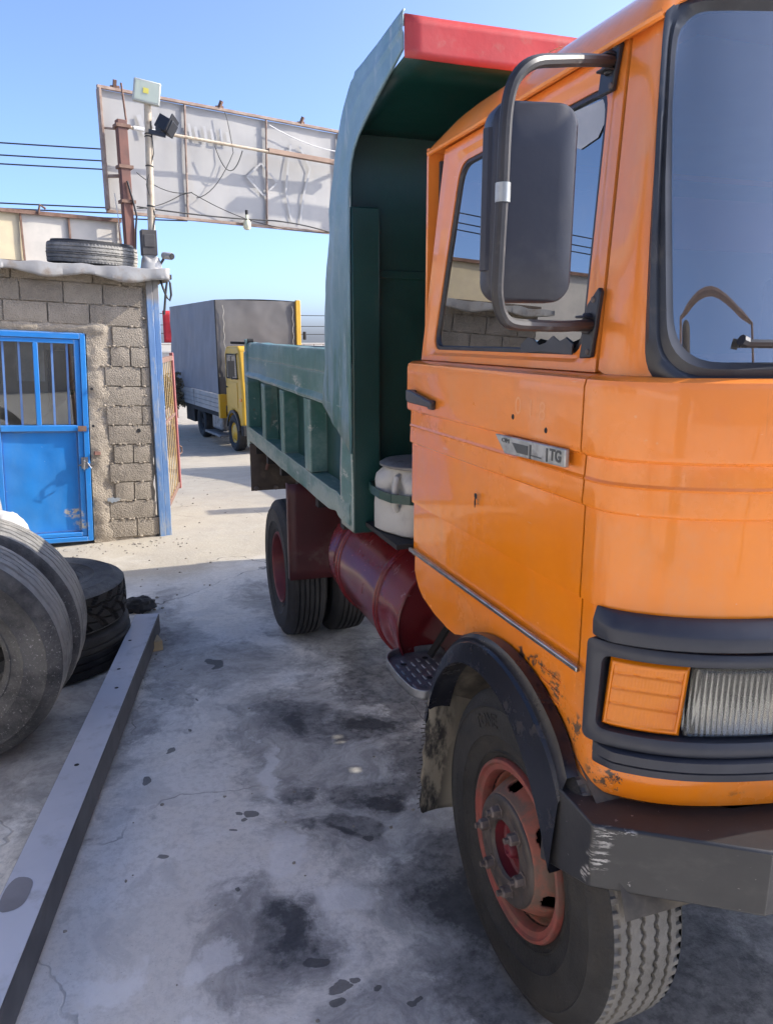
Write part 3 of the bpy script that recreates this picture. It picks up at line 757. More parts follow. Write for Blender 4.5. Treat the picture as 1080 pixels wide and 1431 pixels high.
def build_cab():
    # --- front and corner skin (lower)
    us = [1.0785] + lin(1.09, 1.165, 9) + lin(1.18, 1.54, 24) + lin(1.58, 1.69, 4) + lin(1.74, UC, 9); us = us + [2 * UC - u for u in us[::-1][1:]]
    zs = sorted([p[0] for p in PROF] + [.955, 1.138])
    hole = lambda i, j: 1.16 < min(.5 * (us[i] + us[i + 1]), 2 * UC - .5 * (us[i] + us[i + 1])) < 1.695 and .95 < .5 * (zs[j] + zs[j + 1]) < 1.14
    mb = MB(); mb.grid(lambda u, z: S(u, z, dprof(z)), us, zs, skip=hole)
    # underside lip
    mb.grid(lambda u, k: S(u, .762, dprof(.762) - k), us, [0, .10])
    # --- near sill panel with the wheel-arch cut
    arch = lambda y: interp(y, [1.36, 1.40, 1.45, 1.52, 1.60, 1.70, 1.78, 1.86, 1.94, 2.02, 2.08, 2.14, 2.25, 2.36, 2.41, 2.44], [.80, .862, .905, .943, .965, .975, .972, .958, .93, .888, .868, .866, .876, .90, .93, .975])
    for sgn in (0, 1):
        mx = (lambda x: 2 * CX - x) if sgn else (lambda x: x)
        ys = lin(1.36, 2.44, 55)
        mb.grid(lambda y, t: (mx(.93 + .012), y, arch(y) * (1 - t) + 1.052 * t), ys, lin(0, 1, 6))
        mb.grid(lambda y, t: (mx(.942 + t), y, arch(y)), ys, [0, .05])
        # pressed vent ribs in the corner of the sill
        if not sgn:
            for zz in (.985, .955, .925):
                mb.bar((.9405, 1.545, zz + .004), (.9405, 1.455, zz), .004, .007)
    # --- A pillars, windscreen surround and header (one ring round the windscreen)
    outer = [(1.045, 1.727), (2 * UC - 1.045, 1.727), (2 * UC - 1.045, 2.41), (1.045, 2.41)]
    outer = resample([(1.041, 1.727)] + [(u, 1.69) for u in lin(1.205, 2 * UC - 1.205, 30)] + [(2 * UC - 1.041, 1.727), (2 * UC - 1.029, 2.41)] + [(2 * UC - u, 2.41 + .06 * tfront(u)) for u in lin(1.06, UC, 24)] + [(u, 2.41 + .06 * tfront(u)) for u in lin(1.06, UC, 24)[::-1]] + [(1.029, 2.41)], 500)
    inner = round_poly([(1.218, 1.708), (2 * UC - 1.218, 1.708), (2 * UC - 1.142, 2.448), (1.142, 2.448)], .095, 8)
    L = ring_between(outer, inner, 260, 7)
    loops_mesh(mb, L, lambda u, z: G(u, z))
    # belt flange under the glass
    mb.grid(lambda u, k: tuple(np.array(G(u, 1.70)) * (1 - k) + np.array(S(u, 1.727, dprof(1.727))) * k + np.array((0, 0, -.012 * 4 * k * (1 - k)))), us, lin(0, 1, 4))
    # --- rear wall and floor
    mb.box(.985, 2 * CX - .985, 2.46, 2.475, .95, 2.40)
    mb.box(.98, 2 * CX - .98, 1.40, 2.46, .985, 1.0)
    # --- far side door (closed shell on the other side)
    outer2 = [(Yu(1.40), 1.727), (Yu(2.455), 1.727), (Yu(2.40), 2.39), (Yu(1.43), 2.39)]
    inner2 = round_poly([(Yu(1.50), 1.765), (Yu(2.37), 1.765), (Yu(2.27), 2.325), (Yu(1.50), 2.325)], .05)
    loops_mesh(mb, ring_between(outer2, inner2, 120, 3), lambda u, z: (2 * CX - G(u, z)[0], G(u, z)[1], z))
    mb.grid(lambda u, z: (2 * CX - S(u, z, dprof(z))[0], S(u, z)[1], z), lin(.005, 1.085, 6), [p[0] for p in PROF if p[0] >= 1.05])
    body = mb.build('cab_body', ORANGE, truck, smooth=28)
    # dark jamb behind the door gaps
    mb = MB()
    mb.grid(lambda z, k: (lambda p: (p[0] + .03, p[1], p[2]))(S(Yu(1.425 - k), z)), lin(.9, 1.72, 5), [0, .075])
    mb.grid(lambda z, k: (lambda p: (p[0] + .022, p[1], p[2]))(G(Yu(1.465 - k), z)), lin(1.71, 2.40, 6), [0, .09])
    mb.build('door_jamb', DARK, truck)
    # --- roof shell
    mb = MB()
    usr = lin(0, LS, 22) + lin(LS + .02, LS + LA, 16) + lin(LS + LA + .08, UC, 7)
    usr = usr + [2 * UC - u for u in usr[::-1][1:]]
    rows = [(-.016, 2.386), (-.022, 2.395), (-.018, 2.408), (-.004, 2.432), (.022, 2.462), (.06, 2.492), (.12, 2.520), (.22, 2.545), (.40, 2.562), (.7, 2.57)]
    ctr = Vector((CX, 1.72, 2.572))
    verts = []; nU = len(usr)
    for ins, z in rows:
        for u in usr:
            f = tfront(u); zr = 2.39 + .06 * f; p = Vector(G(u, zr)); k = ins / .95
            q = p.lerp(ctr, max(0, k)) if ins > 0 else Vector(G(u, zr, -ins))
            rear = max(0, 1 - u / .12) if u < UC else max(0, 1 - (2 * UC - u) / .12)
            verts.append((q.x, q.y, z - rear * .03 * min(1, (z - 2.386) * 12) + .060 * f * max(0, 1 - max(0, ins) / .5)))
    fs = [(j * nU + i, j * nU + i + 1, (j + 1) * nU + i + 1, (j + 1) * nU + i) for j in range(len(rows) - 1) for i in range(nU - 1)]
    mb.add(verts, fs)
    mb.add([verts[j * nU] for j in range(len(rows))] + [verts[j * nU + nU - 1] for j in range(len(rows))], [(j, j + 1, j + 1 + len(rows), j + len(rows)) for j in range(len(rows) - 1)])
    mb.add([verts[(len(rows) - 1) * nU + i] for i in range(nU)], [tuple(range(nU))])
    mb.grid(lambda u, k: G(u, 2.386 + .06 * tfront(u), .016 - k), usr, [0, .05])
    roof = mb.build('cab_roof', ORANGE, truck, smooth=40)
    # rain gutter along the door
    mb = MB(); mb.tube([G(u, 2.385 + .05 * tfront(u), .022) for u in lin(-.004, 1.15, 30)], .0085, 8)
    mb.build('rain_gutter', ORANGE, truck)
    # chalked number on the roof side
    mb = MB()
    def roofpt(x, y, d):
        # x forward along the side, y up the roof curve
        u = Yu(1.93 - x); z = 2.440 + y
        ins = interp(z, [2.408, 2.432, 2.462, 2.492, 2.52], [-.018, -.004, .022, .06, .12])
        p = Vector(G(u, 2.39)).lerp(ctr, ins / .95) if ins > 0 else Vector(G(u, 2.39, -ins))
        return (p.x - .008, p.y, z + .007)
    def stroke(pts, w=.010):
        for a, b in zip(pts[:-1], pts[1:]):
            a = np.array(a); b = np.array(b); dv = (b - a) / np.linalg.norm(b - a); nn = np.array([-dv[1], dv[0]]) * w / 2
            q = [a - nn, b - nn, b + nn, a + nn]
            mb.add([roofpt(*p, 0) for p in q], [(0, 1, 2, 3)])
    stroke([(-.07, .045), (.0, .06), (-.035, .0)])
    stroke([(.05 + .022 * math.cos(a), .035 + .034 * math.sin(a)) for a in lin(0, 2 * math.pi, 15)])
    mb.build('chalk_number', WHITEM, roof, smooth=0)
    # --- interior
    mb = MB()
    mb.box(1.02, 2 * CX - 1.02, 2.44, 2.455, 1.0, 2.36)
    mb.build('cab_back_trim', INTER, truck); mb = MB()
    mb.prism([(1.10, 1.42, 1.48), (1.13, 1.30, 1.48), (1.30, 1.22, 1.48), (2 * CX - 1.30, 1.22, 1.48), (2 * CX - 1.13, 1.30, 1.48), (2 * CX - 1.10, 1.42, 1.48)], (0, 0, .13))
    mb.build('dashboard', INTER, truck, bevel=.02)
    for cx_ in (1.45, 2.5):
        mb = MB(); mb.box(cx_ - .24, cx_ + .24, 2.18, 2.32, 1.30, 2.02); mb.box(cx_ - .24, cx_ + .24, 1.80, 2.20, 1.25, 1.40)
        mb.build('seat', INTER, truck, bevel=.04)
    mb = MB(); mb.lathe([(.215 + .014 * math.cos(a), .014 * math.sin(a)) for a in lin(0, 2 * math.pi, 9)], (1.48, 1.58, 1.66), (0, .35, .93), 40)
    mb.tube([(1.28, 1.58, 1.66), (1.68, 1.58, 1.66)], .012); mb.tube([(1.48, 1.5, 1.2), (1.48, 1.58, 1.66)], .025)
    mb.build('steering_wheel', DARK, truck)
    mb = MB(); mb.box(1.06, 2 * CX - 1.06, 2.425, 2.438, 2.12, 2.30); mb.box(1.06, 2 * CX - 1.06, 2.425, 2.438, 1.62, 1.74)
    mb.build('curtain', PINKF, truck)
    mb = MB(); mb.grid(lambda u, y: (u, y, 2.375), [1.1, 2.86], [1.35, 2.42]); mb.build('headliner', BLUEF, truck)
    return body
cab = build_cab()

def build_door():
    mb = MB()
    ys = lin(1.388, 2.455, 24)
    zs = [p[0] for p in PROF if p[0] >= 1.05]
    mb.grid(lambda y, z: S(Yu(y), z, dprof(z)), ys, zs)
    # folded edges
    for y in (1.388, 2.455):
        mb.grid(lambda z, k: (lambda p: (p[0] + k, p[1], p[2]))(S(Yu(y), z, dprof(z))), zs, [0, .035])
    mb.grid(lambda y, k: (lambda p: (p[0] + k, p[1], p[2]))(S(Yu(y), 1.05, dprof(1.05))), ys, [0, .03])
    outer = [(Yu(2.455), 1.727), (Yu(1.425), 1.727), (Yu(1.437), 2.385), (Yu(2.372), 2.378)]
    inner = round_poly([(Yu(2.375), 1.762), (Yu(1.495), 1.762), (Yu(1.50), 2.322), (Yu(2.262), 2.318)], .055)
    L = ring_between(outer, inner, 200, 5)
    # pressed step round the window
    loops_mesh(mb, L[:3], lambda u, z: G(u, z, .004))
    loops_mesh(mb, [L[2], L[3]], lambda u, z: G(u, z, .004 if min(abs(u - p[0]) + abs(z - p[1]) for p in L[2]) < 1e-6 else -.004))
    loops_mesh(mb, L[3:], lambda u, z: G(u, z, -.004))
    loops_mesh(mb, [L[4], L[4]], lambda u, z: G(u, z, -.004))
    n = len(L[4])
    mb.add([G(u, z, -.004) for u, z in L[4]] + [G(u, z, -.03) for u, z in L[4]], [(i, (i + 1) % n, (i + 1) % n + n, i + n) for i in range(n)])
    n0 = len(L[0])
    mb.add([G(u, z, .004) for u, z in L[0]] + [G(u, z, -.03) for u, z in L[0]], [(i, (i + 1) % n0, (i + 1) % n0 + n0, i + n0) for i in range(n0)])
    door = mb.build('door', ORANGE, truck, smooth=28)
    # window seal + glass
    ic = np.mean(np.array(L[4]), axis=0)
    sh = lambda k: [((u - ic[0]) * k + ic[0], (z - ic[1]) * (1 - (1 - k) * 1.5) + ic[1]) for u, z in L[4]]
    mb = MB(); a, b, c = sh(1.0), sh(.975), sh(.965)
    va = [G(u, z, -.008) for u, z in a] + [G(u, z, -.006) for u, z in b] + [G(u, z, -.016) for u, z in c]
    mb.add(va, [(i, (i + 1) % n, (i + 1) % n + n, i + n) for i in range(n)] + [(i + n, (i + 1) % n + n, (i + 1) % n + 2 * n, i + 2 * n) for i in range(n)])
    mb.build('window_seal', SEAL, door)
    mb = MB(); gl = sh(.985); mb.add([G(u, z, -.014) for u, z in gl], [tuple(range(n))])
    mb.build('window_glass', GLASS, door, smooth=0)
    # torn seal at the sill and worn film at the top corner
    mb = MB()
    top = [(1.52 + .030 * k, 1.770 + (.016, .030, .022, .034, .018, .012, .026, .030, .014)[k]) for k in range(9)]
    mb.prism([G(Yu(y), z, .003) for y, z in top] + [G(Yu(y), 1.762 + .003 * ((k * 5) % 3), .003) for k, y in enumerate((1.76, 1.66, 1.58, 1.52))], (-.004, 0, 0))
    mb.build('torn_window_seal', SEAL, door)
    mb = MB()
    pts = [(1.52, 2.30), (1.66, 2.305), (1.71, 2.27), (1.66, 2.235), (1.60, 2.215), (1.535, 2.225), (1.515, 2.25)]
    mb.add([G(Yu(y), z, -.011) for y, z in pts], [tuple(range(len(pts)))])
    mb.build('window_sticker', WHITEB, door, smooth=0)
    # chrome strip under the door
    mb = MB(); mb.bar((.9265, 2.452, 1.055), (.9265, 1.362, 1.062), .012, .013)
    mb.build('chrome_strip', CHROME, door, bevel=.003)
    # handle: recess bowl, lever, pivot blocks
    mb = MB(); mb.lathe([(.0, .004), (.030, .002), (.040, -.001)], (.918, 2.315, 1.600), (-1, 0, 0), 24)
    for v in range(len(mb.v)):
        p = mb.v[v]; mb.v[v] = (p[0], 2.315 + (p[1] - 2.315) * .9, 1.600 + (p[2] - 1.600) * 1.25)
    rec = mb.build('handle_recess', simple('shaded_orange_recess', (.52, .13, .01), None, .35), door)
    mb = MB(); xh = .888
    mb.prism([(xh, 2.405, 1.630), (xh, 2.375, 1.630), (xh, 2.185, 1.606), (xh, 2.185, 1.586), (xh, 2.385, 1.588), (xh, 2.405, 1.596)], (.016, 0, 0))
    mb.box(xh + .01, .915, 2.365, 2.402, 1.585, 1.630); mb.box(xh + .01, .915, 2.20, 2.235, 1.578, 1.608)
    mb.build('door_handle', simple('handle_grey', (.055, .055, .058), (.04, .04, .045), .42), door, bevel=.005)
    # emblem plate
    ex = .934 - .021
    q = lambda y, z, d=0: (ex - d, y, z)
    mb = MB(); mb.prism([q(1.765, 1.556), q(1.425, 1.561), q(1.425, 1.520), q(1.708, 1.512)], (-.012, 0, 0))
    em = mb.build('emblem', SILV, door, bevel=.003)
    mb = MB()
    mb.prism([q(1.668, 1.545, .0125), q(1.588, 1.546, .0125), q(1.588, 1.524, .0125), q(1.640, 1.523, .0125)], (-.001, 0, 0))
    mb.box(ex - .0135, ex - .0125, 1.573, 1.580, 1.517, 1.551)
    mb.box(ex - .0135, ex - .0125, 1.525, 1.572, 1.5245, 1.5275)
    mb.box(ex - .0135, ex - .0125, 1.497, 1.503, 1.522, 1.553)
    text_mb(mb, 'TG', .036, lambda x, y, d: q(1.463 - x, 1.540 + y, .013 + d * .3), .002, .001)
    text_mb(mb, 'OM', .016, lambda x, y, d: q(1.702 - x * 1.6, 1.545 + y, .013 + d * .3), .002)
    mb.build('emblem_lettering', GREYM, em, smooth=0)
    # ghost of a removed plate with two screw holes
    mb = MB()
    gx = .9135
    for ch_, yc in (('0', 1.668), ('1', 1.606), ('8', 1.552)):
        mb = MB(); text_mb(mb, ch_, .062, lambda x, y, d: (gx, yc - x * 1.05, 1.632 + y - (1.605 - yc) * .03), 0)
        mb.build('ghost_lettering', GHOST, door, smooth=0)
    for y, z in ((1.693, 1.606), (1.532, 1.590)):
        mb = MB(); mb.lathe([(0, .002), (.006, .0015), (.0075, 0)], (gx + .001, y, z), (-1, 0, 0), 12); mb.build('screw_hole', DARK, door)
    mb = MB()
    lump(mb, (.9235, 1.915, 1.358), (.0018, .009, .008), 3, .4, 2, 8); lump(mb, (.9235, 1.918, 1.338), (.0018, .004, .014), 4, .4, 2, 8)
    mb.build('bare_metal_hole', DARK, door)
    return door
door = build_door()

# --- windscreen with rubber, wiper
def build_windscreen():
    def loop(k): return round_poly([(1.216 + k, 1.706 + k), (2 * UC - 1.216 - k, 1.706 + k), (2 * UC - 1.140 - k, 2.452 - k), (1.140 + k, 2.452 - k)], .095, 10)
    n = 320
    A = [resample(loop(k), n) for k in (-.012, .0, .014, .020, .034, .050)]
    D = (.002, .016, .017, .008, .014, -.006)
    mb = MB(); v = [G(u, z, d) for L, d in zip(A, D) for u, z in L]
    mb.add(v, [(j * n + i, j * n + (i + 1) % n, (j + 1) * n + (i + 1) % n, (j + 1) * n + i) for j in range(5) for i in range(n)])
    seal = mb.build('windscreen_seal', SEAL, truck, smooth=50)
    mb = MB(); nz = 10
    us = lin(0, 1, 70); zs = lin(1.745, 2.415, nz)
    ul = lambda z: 1.252 - .062 * (z - 1.745) / .615
    mb.grid(lambda a, z: G(ul(z) * (1 - a) + (2 * UC - ul(z)) * a, z, -.002), us, zs)
    g = mb.build('windscreen', WGLASS, truck, smooth=60)
    mb = MB()
    P = [Vector(G(u, 1.792 - .012 * (u - 1.40), .016)) for u in lin(1.40, 1.98, 12)]
    mb.tube(P, .006, 6); mb.tube([p + Vector((0, .012, -.006)) for p in P], .004, 6)
    mb.tube([P[0] + Vector((-.012, 0, .004)), P[0]], .011, 8)
    mb.tube([P[6], Vector(G(1.80, 1.70, .02))], .007, 6)
    mb.build('wiper', BLACK, truck)
build_windscreen()

# --- mirror
def build_mirror():
    c = Vector((.747, 1.335, 2.045)); yaw_ = R(-9)
    def T(x, y, z): return (c.x + x * math.cos(yaw_) - y * math.sin(yaw_), c.y + x * math.sin(yaw_) + y * math.cos(yaw_), c.z + z)
    lp = rrect(-.084, .084, -.178, .178, .038, 8); n = len(lp)
    mb = MB()
    rows = [(0, .0), (.55, -.004), (.90, -.001), (.975, .004), (1.0, .014), (1.0, .050), (.985, .058), (.95, .060)]
    v = []
    for k, y in rows:
        for x, z in lp:
            # inset keeps the border even
            s_x = x * k if k < .9 else x - math.copysign(.084 * (1 - k), x); s_z = z * k if k < .9 else z - math.copysign(.084 * (1 - k), z)
            v.append(T(s_x, y, s_z * 1.0 + 0))
    f = [(j * n + i, j * n + (i + 1) % n, (j + 1) * n + (i + 1) % n, (j + 1) * n + i) for j in range(1, len(rows) - 1) for i in range(n)]
    f.append(tuple(range(n, 2 * n))); f.append(tuple(range((len(rows) - 1) * n, len(rows) * n)))
    mb.add(v, f)
    m = mb.build('mirror', MIRR, truck, smooth=40)
    mb = MB(); mb.add([T(x * .95, .0615, z * .96) for x, z in lp], [tuple(range(n))])
    mb.build('mirror_glass', CHROME, m, smooth=0)
    mb = MB()
    mb.tube([T(-.080, .02, -.12), T(-.080, .02, .13)], .016, 8)
    mb.build('mirror_rib', MIRR, m)
    mb = MB(); path = [(.990, 1.468, 2.352), (.93, 1.425, 2.334), (.85, 1.365, 2.308), (.77, 1.310, 2.282), (.705, 1.275, 2.262), (.672, 1.268, 2.240), (.656, 1.268, 2.21), (.650, 1.27, 2.16), (.648, 1.27, 2.049), (.645, 1.272, 1.905), (.648, 1.274, 1.868), (.660, 1.28, 1.842), (.685, 1.29, 1.826), (.76, 1.325, 1.823), (.86, 1.38, 1.823), (.955, 1.438, 1.828)]
    P = [Vector(p) for p in path]; Q = []
    for i in range(len(P) - 1):
        a, b, c_, d = P[max(i - 1, 0)], P[i], P[i + 1], P[min(i + 2, len(P) - 1)]
        for k in range(4):
            t = k / 4; Q.append(.5 * ((2 * b) + (c_ - a) * t + (2 * a - 5 * b + 4 * c_ - d) * t * t + (3 * b - a - 3 * c_ + d) * t ** 3))
    Q.append(P[-1]); mb.tube(Q, .0115, 10)
    arm = mb.build('mirror_arm', TUBEB, truck)
    mb = MB(); mb.tube([(.649, 1.27, 2.032), (.649, 1.27, 2.064)], .0135, 12); mb.build('arm_clip', SILV, arm)
    for kz, pts in ((2.35, [(-.035, -.055), (.015, -.055), (.028, .03), (.02, .045), (-.03, .045)]), (1.83, [(-.02, -.075), (.022, -.072), (.034, .065), (.025, .075), (-.012, .04)])):
        mb = MB(); yc = 1.475 if kz > 2 else 1.452
        mb.prism([G(Yu(yc - a), kz + b, .006) for a, b in pts], (-.012, 0, 0))
        p = Vector(G(Yu(yc), kz, .02)); mb.tube([p + Vector((0, 0, -.022)), p + Vector((0, 0, .022))], .011, 8)
        mb.obox(p + Vector((-.004, 0, .014)), (.016, 0, 0), (0, .018, 0), (0, 0, .003)); mb.obox(p + Vector((-.004, 0, -.014)), (.016, 0, 0), (0, .018, 0), (0, 0, .003))
        br = mb.build('mirror_bracket', BLACK, truck, bevel=.003)
        for dz in ((-.045, .03) if kz > 2 else (-.06, .05)):
            mb = MB(); q = G(Yu(yc - .012), kz + dz, .018); mb.lathe([(0, .004), (.006, .003), (.007, 0)], q, (-1, 0, 0), 10); mb.build('bracket_screw', NUTM, br)
build_mirror()

# --- lamps and trim on the front corner (near side, then mirrored for the far side)
def lamp_unit(mx):
    sd = (lambda p: (2 * CX - p[0], p[1], p[2])) if mx else (lambda p: p)
    us_b = lin(1.14, 1.70, 26)
    # bezel frame: ring round the lamp opening
    outer = round_poly([(1.138, .925), (1.72, .925), (1.72, 1.155), (1.138, 1.165)], .018)
    inner = round_poly([(1.166, .960), (1.685, .960), (1.685, 1.130), (1.172, 1.134)], .02)
    n = 200
    Lr = ring_between(outer, inner, n, 4)
    mb = MB(); n = len(Lr[0])
    rows = [(Lr[0], -.004), (Lr[0], .020), (Lr[1], .026), (Lr[2], .026), (Lr[3], .020), (Lr[3], -.03)]
    v = [sd(S(u, z, d)) for L, d in rows for u, z in L]
    mb.add(v, [(j * n + i, j * n + (i + 1) % n, (j + 1) * n + (i + 1) % n, (j + 1) * n + i) for j in range(len(rows) - 1) for i in range(n)])
    bz = mb.build('lamp_bezel', BEZEL, truck, smooth=40)
    mb = MB(); mb.grid(lambda u, z: sd(S(u, z, -.075)), us_b, [.94, 1.15]); mb.grid(lambda u, k: sd(S(u, .945, -.03 + .04 * k)), us_b, [0, 1]); mb.grid(lambda u, k: sd(S(u, 1.148, -.03 + .04 * k)), us_b, [0, 1]); mb.build('lamp_tub', DARK, bz)
    # amber corner lens with pressed bands
    u0, u1, z0, z1 = 1.171, 1.334, .964, 1.130
    def amb(u, z):
        a, b = (u - u0) / (u1 - u0), (z - z0) / (z1 - z0)
        ex, ez = min(a, 1 - a), min(b, 1 - b)
        d = .012 * min(1, min(ex / .05, ez / .06))
        if ex > .08 and ez > .10:
            d -= .0035
            for k in (.34, .56, .77): d -= .003 * math.exp(-((b - k - .03 * math.sin(math.pi * a)) / .018) ** 2)
            d += .002 * math.sin(math.pi * a)
            d += .00018 * math.sin(a * 150)
        return sd(S(u + (z - z0) * .07, z, d))
    mb = MB(); mb.grid(amb, lin(u0, u1, 150), lin(z0, z1, 70))
    mb.build('indicator', AMBER, truck, smooth=60)
    # headlight: fluted lens over a reflector bowl
    h0, h1 = 1.342, 1.665
    def lens(u, z):
        a, b = (u - h0) / (h1 - h0), (z - z0) / (z1 - z0)
        e = min(1, min(a, 1 - a) / .04, min(b, 1 - b) / .07)
        d = .010 * e + .004 * math.sin(math.pi * a) * e
        if e >= 1: d += .0004 * abs(math.sin(a * 27 * math.pi))
        return sd(S(u + (z - z0) * .07, z, d))
    mb = MB(); mb.grid(lens, lin(h0, h1, 240), lin(z0, z1 + .002, 36)); mb.grid(lambda u, z: sd(S(u + (z - z0) * .07, z, .0005)), lin(h0, h1, 30), [z0, z1])
    hl = mb.build('headlight', LENS, truck, smooth=60)
    um = 1.50; c0 = Vector(sd(S(um, 1.047, -.020))); ax = (Vector(sd(S(um, 1.047, .1))) - c0).normalized()
    mb = MB(); mb.grid(lambda u, z: sd(S(u, z, -.006 + .0016 * abs(math.sin((u - 1.346) * 250)) - .045 * max(0, 1 - ((u - um) / .19) ** 2) ** .5 * max(0, 1 - ((z - 1.047) / .13) ** 2) ** .5)), lin(1.346, 1.68, 260), lin(.962, 1.132, 14))
    mb.build('reflector', REFL, hl, smooth=50)
for mx in (0, 1): lamp_unit(mx)
def trim():
    def bar_(name, z0, z1, prof, u0):
        us = lin(u0, LS + LA, 40) + lin(LS + LA + .04, UC, 14); us = us + [2 * UC - u for u in us[::-1][1:]]
        mb = MB()
        mb.grid(lambda u, k: S(u, z0 + (z1 - z0) * prof[int(k)][0], prof[int(k)][1] * min(1, .35 + (min(u, 2 * UC - u) - u0) * 14)), us, list(range(len(prof))))
        for u in (us[0], us[-1]):
            mb.add([S(u, z0 + (z1 - z0) * a, b * .35) for a, b in prof], [tuple(range(len(prof)))])
        return mb.build(name, BEZEL, truck, smooth=45)
    bar_('upper_trim_bar', 1.168, 1.232, [(0, -.004), (0, .026), (.08, .034), (.5, .038), (.62, .034), (.95, .012), (1.0, .004), (1.0, -.004)], 1.143)
    bar_('lower_trim_bar', .868, .921, [(0, -.004), (.0, .018), (.08, .026), (.42, .030), (.46, .026), (.50, .026), (.54, .033), (.94, .032), (1.0, .024), (1.0, -.004)], 1.160)
    # grille between the lamps
    mb = MB()
    for z in lin(.945, 1.14, 7): mb.grid(lambda u, k: S(u, z + (.010 if k in (1, 2) else 0) * 1, (.004, .012, .012, .004)[int(k)] - .004), lin(1.735, 2 * UC - 1.735, 20), [0, 1, 2, 3])
    mb.grid(lambda u, z: S(u, z, .002), lin(1.725, 2 * UC - 1.725, 12), [.925, 1.16])
    mb.build('grille', BEZEL, truck)
trim()

# --- bumper
def bumper():
    path = [(.893, 1.43), (.887, 1.215), (1.187, 1.018), (CX, .965), (2 * CX - 1.187, 1.018), (2 * CX - .887, 1.215), (2 * CX - .893, 1.43)]
    ins = [(.99, 1.43), (1.00, 1.33), (1.22, 1.17), (CX, 1.10), (2 * CX - 1.22, 1.17), (2 * CX - 1.00, 1.33), (2 * CX - .99, 1.43)]
    zt, zb = .768, .612
    mb = MB(); n = len(path)
    def zoff(i): return -.085 if i in (0, 6) else 0
    v = [(x, y, zt) for i, (x, y) in enumerate(ins)] + [(x, y, zt) for i, (x, y) in enumerate(path)] + [(x, y, zb + zoff(i)) for i, (x, y) in enumerate(path)] + [(x, y, zb + zoff(i)) for i, (x, y) in enumerate(ins)]
    f = [(j * n + i, j * n + i + 1, (j + 1) * n + i + 1, (j + 1) * n + i) for j in range(3) for i in range(n - 1)]
    f += [(3 * n + i, 3 * n + i + 1, i + 1, i) for i in range(n - 1)] + [(0, n, 2 * n, 3 * n), (n - 1, 2 * n - 1, 3 * n - 1, 4 * n - 1)]
    mb.add(v, f)
    b = mb.build('bumper', BLACKP, truck, smooth=20, bevel=.006)
    mb = MB(); mb.box(1.25, 2 * CX - 1.25, 1.16, 1.25, .55, .72); mb.build('tow_beam', DARK, truck)
bumper()

# --- wheel arch flare, liner, mud flap, step
def flare(mx):
    sd = (lambda p: (2 * CX - p[0], p[1], p[2])) if mx else (lambda p: p)
    o = [(2.215, .52), (2.185, .60), (2.13, .72), (2.05, .835), (1.96, .915), (1.86, .965), (1.75, .985), (1.64, .982), (1.54, .957), (1.45, .915), (1.385, .868), (1.345, .80)]
    i_ = [(2.165, .52), (2.14, .60), (2.09, .705), (2.02, .785), (1.94, .842), (1.86, .868), (1.76, .878), (1.66, .862), (1.57, .812), (1.49, .735), (1.42, .640), (1.365, .535)]
    def dense(P, n=60):
        P = np.array(P); d = np.r_[0, np.cumsum(np.linalg.norm(np.diff(P, axis=0), axis=1))]; t = np.linspace(0, d[-1], n)
        # Catmull smoothing through linear resample + small blur
        Q = np.c_[np.interp(t, d, P[:, 0]), np.interp(t, d, P[:, 1])]
        for _ in range(6): Q[1:-1] = (Q[:-2] + 2 * Q[1:-1] + Q[2:]) / 4
        return Q
    O, I = dense(o), dense(i_); n = len(O)
    rows = [(0, .937), (0, .906), (.10, .898), (.20, .897), (.24, .889), (.28, .888), (.96, .880), (1.0, .886), (1.0, .905), (.97, .96)]
    mb = MB()
    v = []
    for k, x in rows:
        for a in range(n):
            p = O[a] * (1 - k) + I[a] * k
            # the front end runs down flush towards the bumper
            v.append(sd((x + (.0 if a < n - 14 else -.004 * (a - n + 14) / 14), p[0], p[1])))
    mb.add(v, [(j * n + i, j * n + i + 1, (j + 1) * n + i + 1, (j + 1) * n + i) for j in range(len(rows) - 1) for i in range(n - 1)])
    mb.build('wheel_arch', FLARE, truck, smooth=30)
    # dirty inner liner
    mb = MB()
    c = (1.66, .44)
    mb.grid(lambda a, x: sd((x, c[0] + .53 * math.cos(a), c[1] + .47 * math.sin(a))), lin(R(-5), R(165), 30), [.94, 1.25])
    mb.build('arch_liner', MUDL, truck, smooth=60)
MUDL = simple('muddy_liner', (.10, .085, .065), (.035, .032, .03), .9, scale=7, dirt=(.20, .17, .13), damt=.6, dscale=5, bump=.4, bscale=20)
for mx in (0, 1): flare(mx)
def mudflap():
    mb = MB()
    def fl(x, z):
        t = (.60 - z) / .42
        return (x + .004 * math.sin(z * 60), 2.165 + .05 * t + .012 * math.sin(x * 20 + z * 9), z)
    mb.grid(fl, lin(.885, 1.13, 12), lin(.14, .62, 20))
    o = mb.build('mud_flap', MUD, truck, solid=.012, smooth=50)
    mb = MB()
    for k in range(26):
        z = .16 + .44 * k / 25; p = Vector(fl(.885, z)); L_ = .006 + .010 * random.random()
        mb.tube([p, p + Vector((-L_, 0, (random.random() - .5) * .01))], .0018, 4)
    mb.build('frayed_edge', MUDL, o)
mudflap()
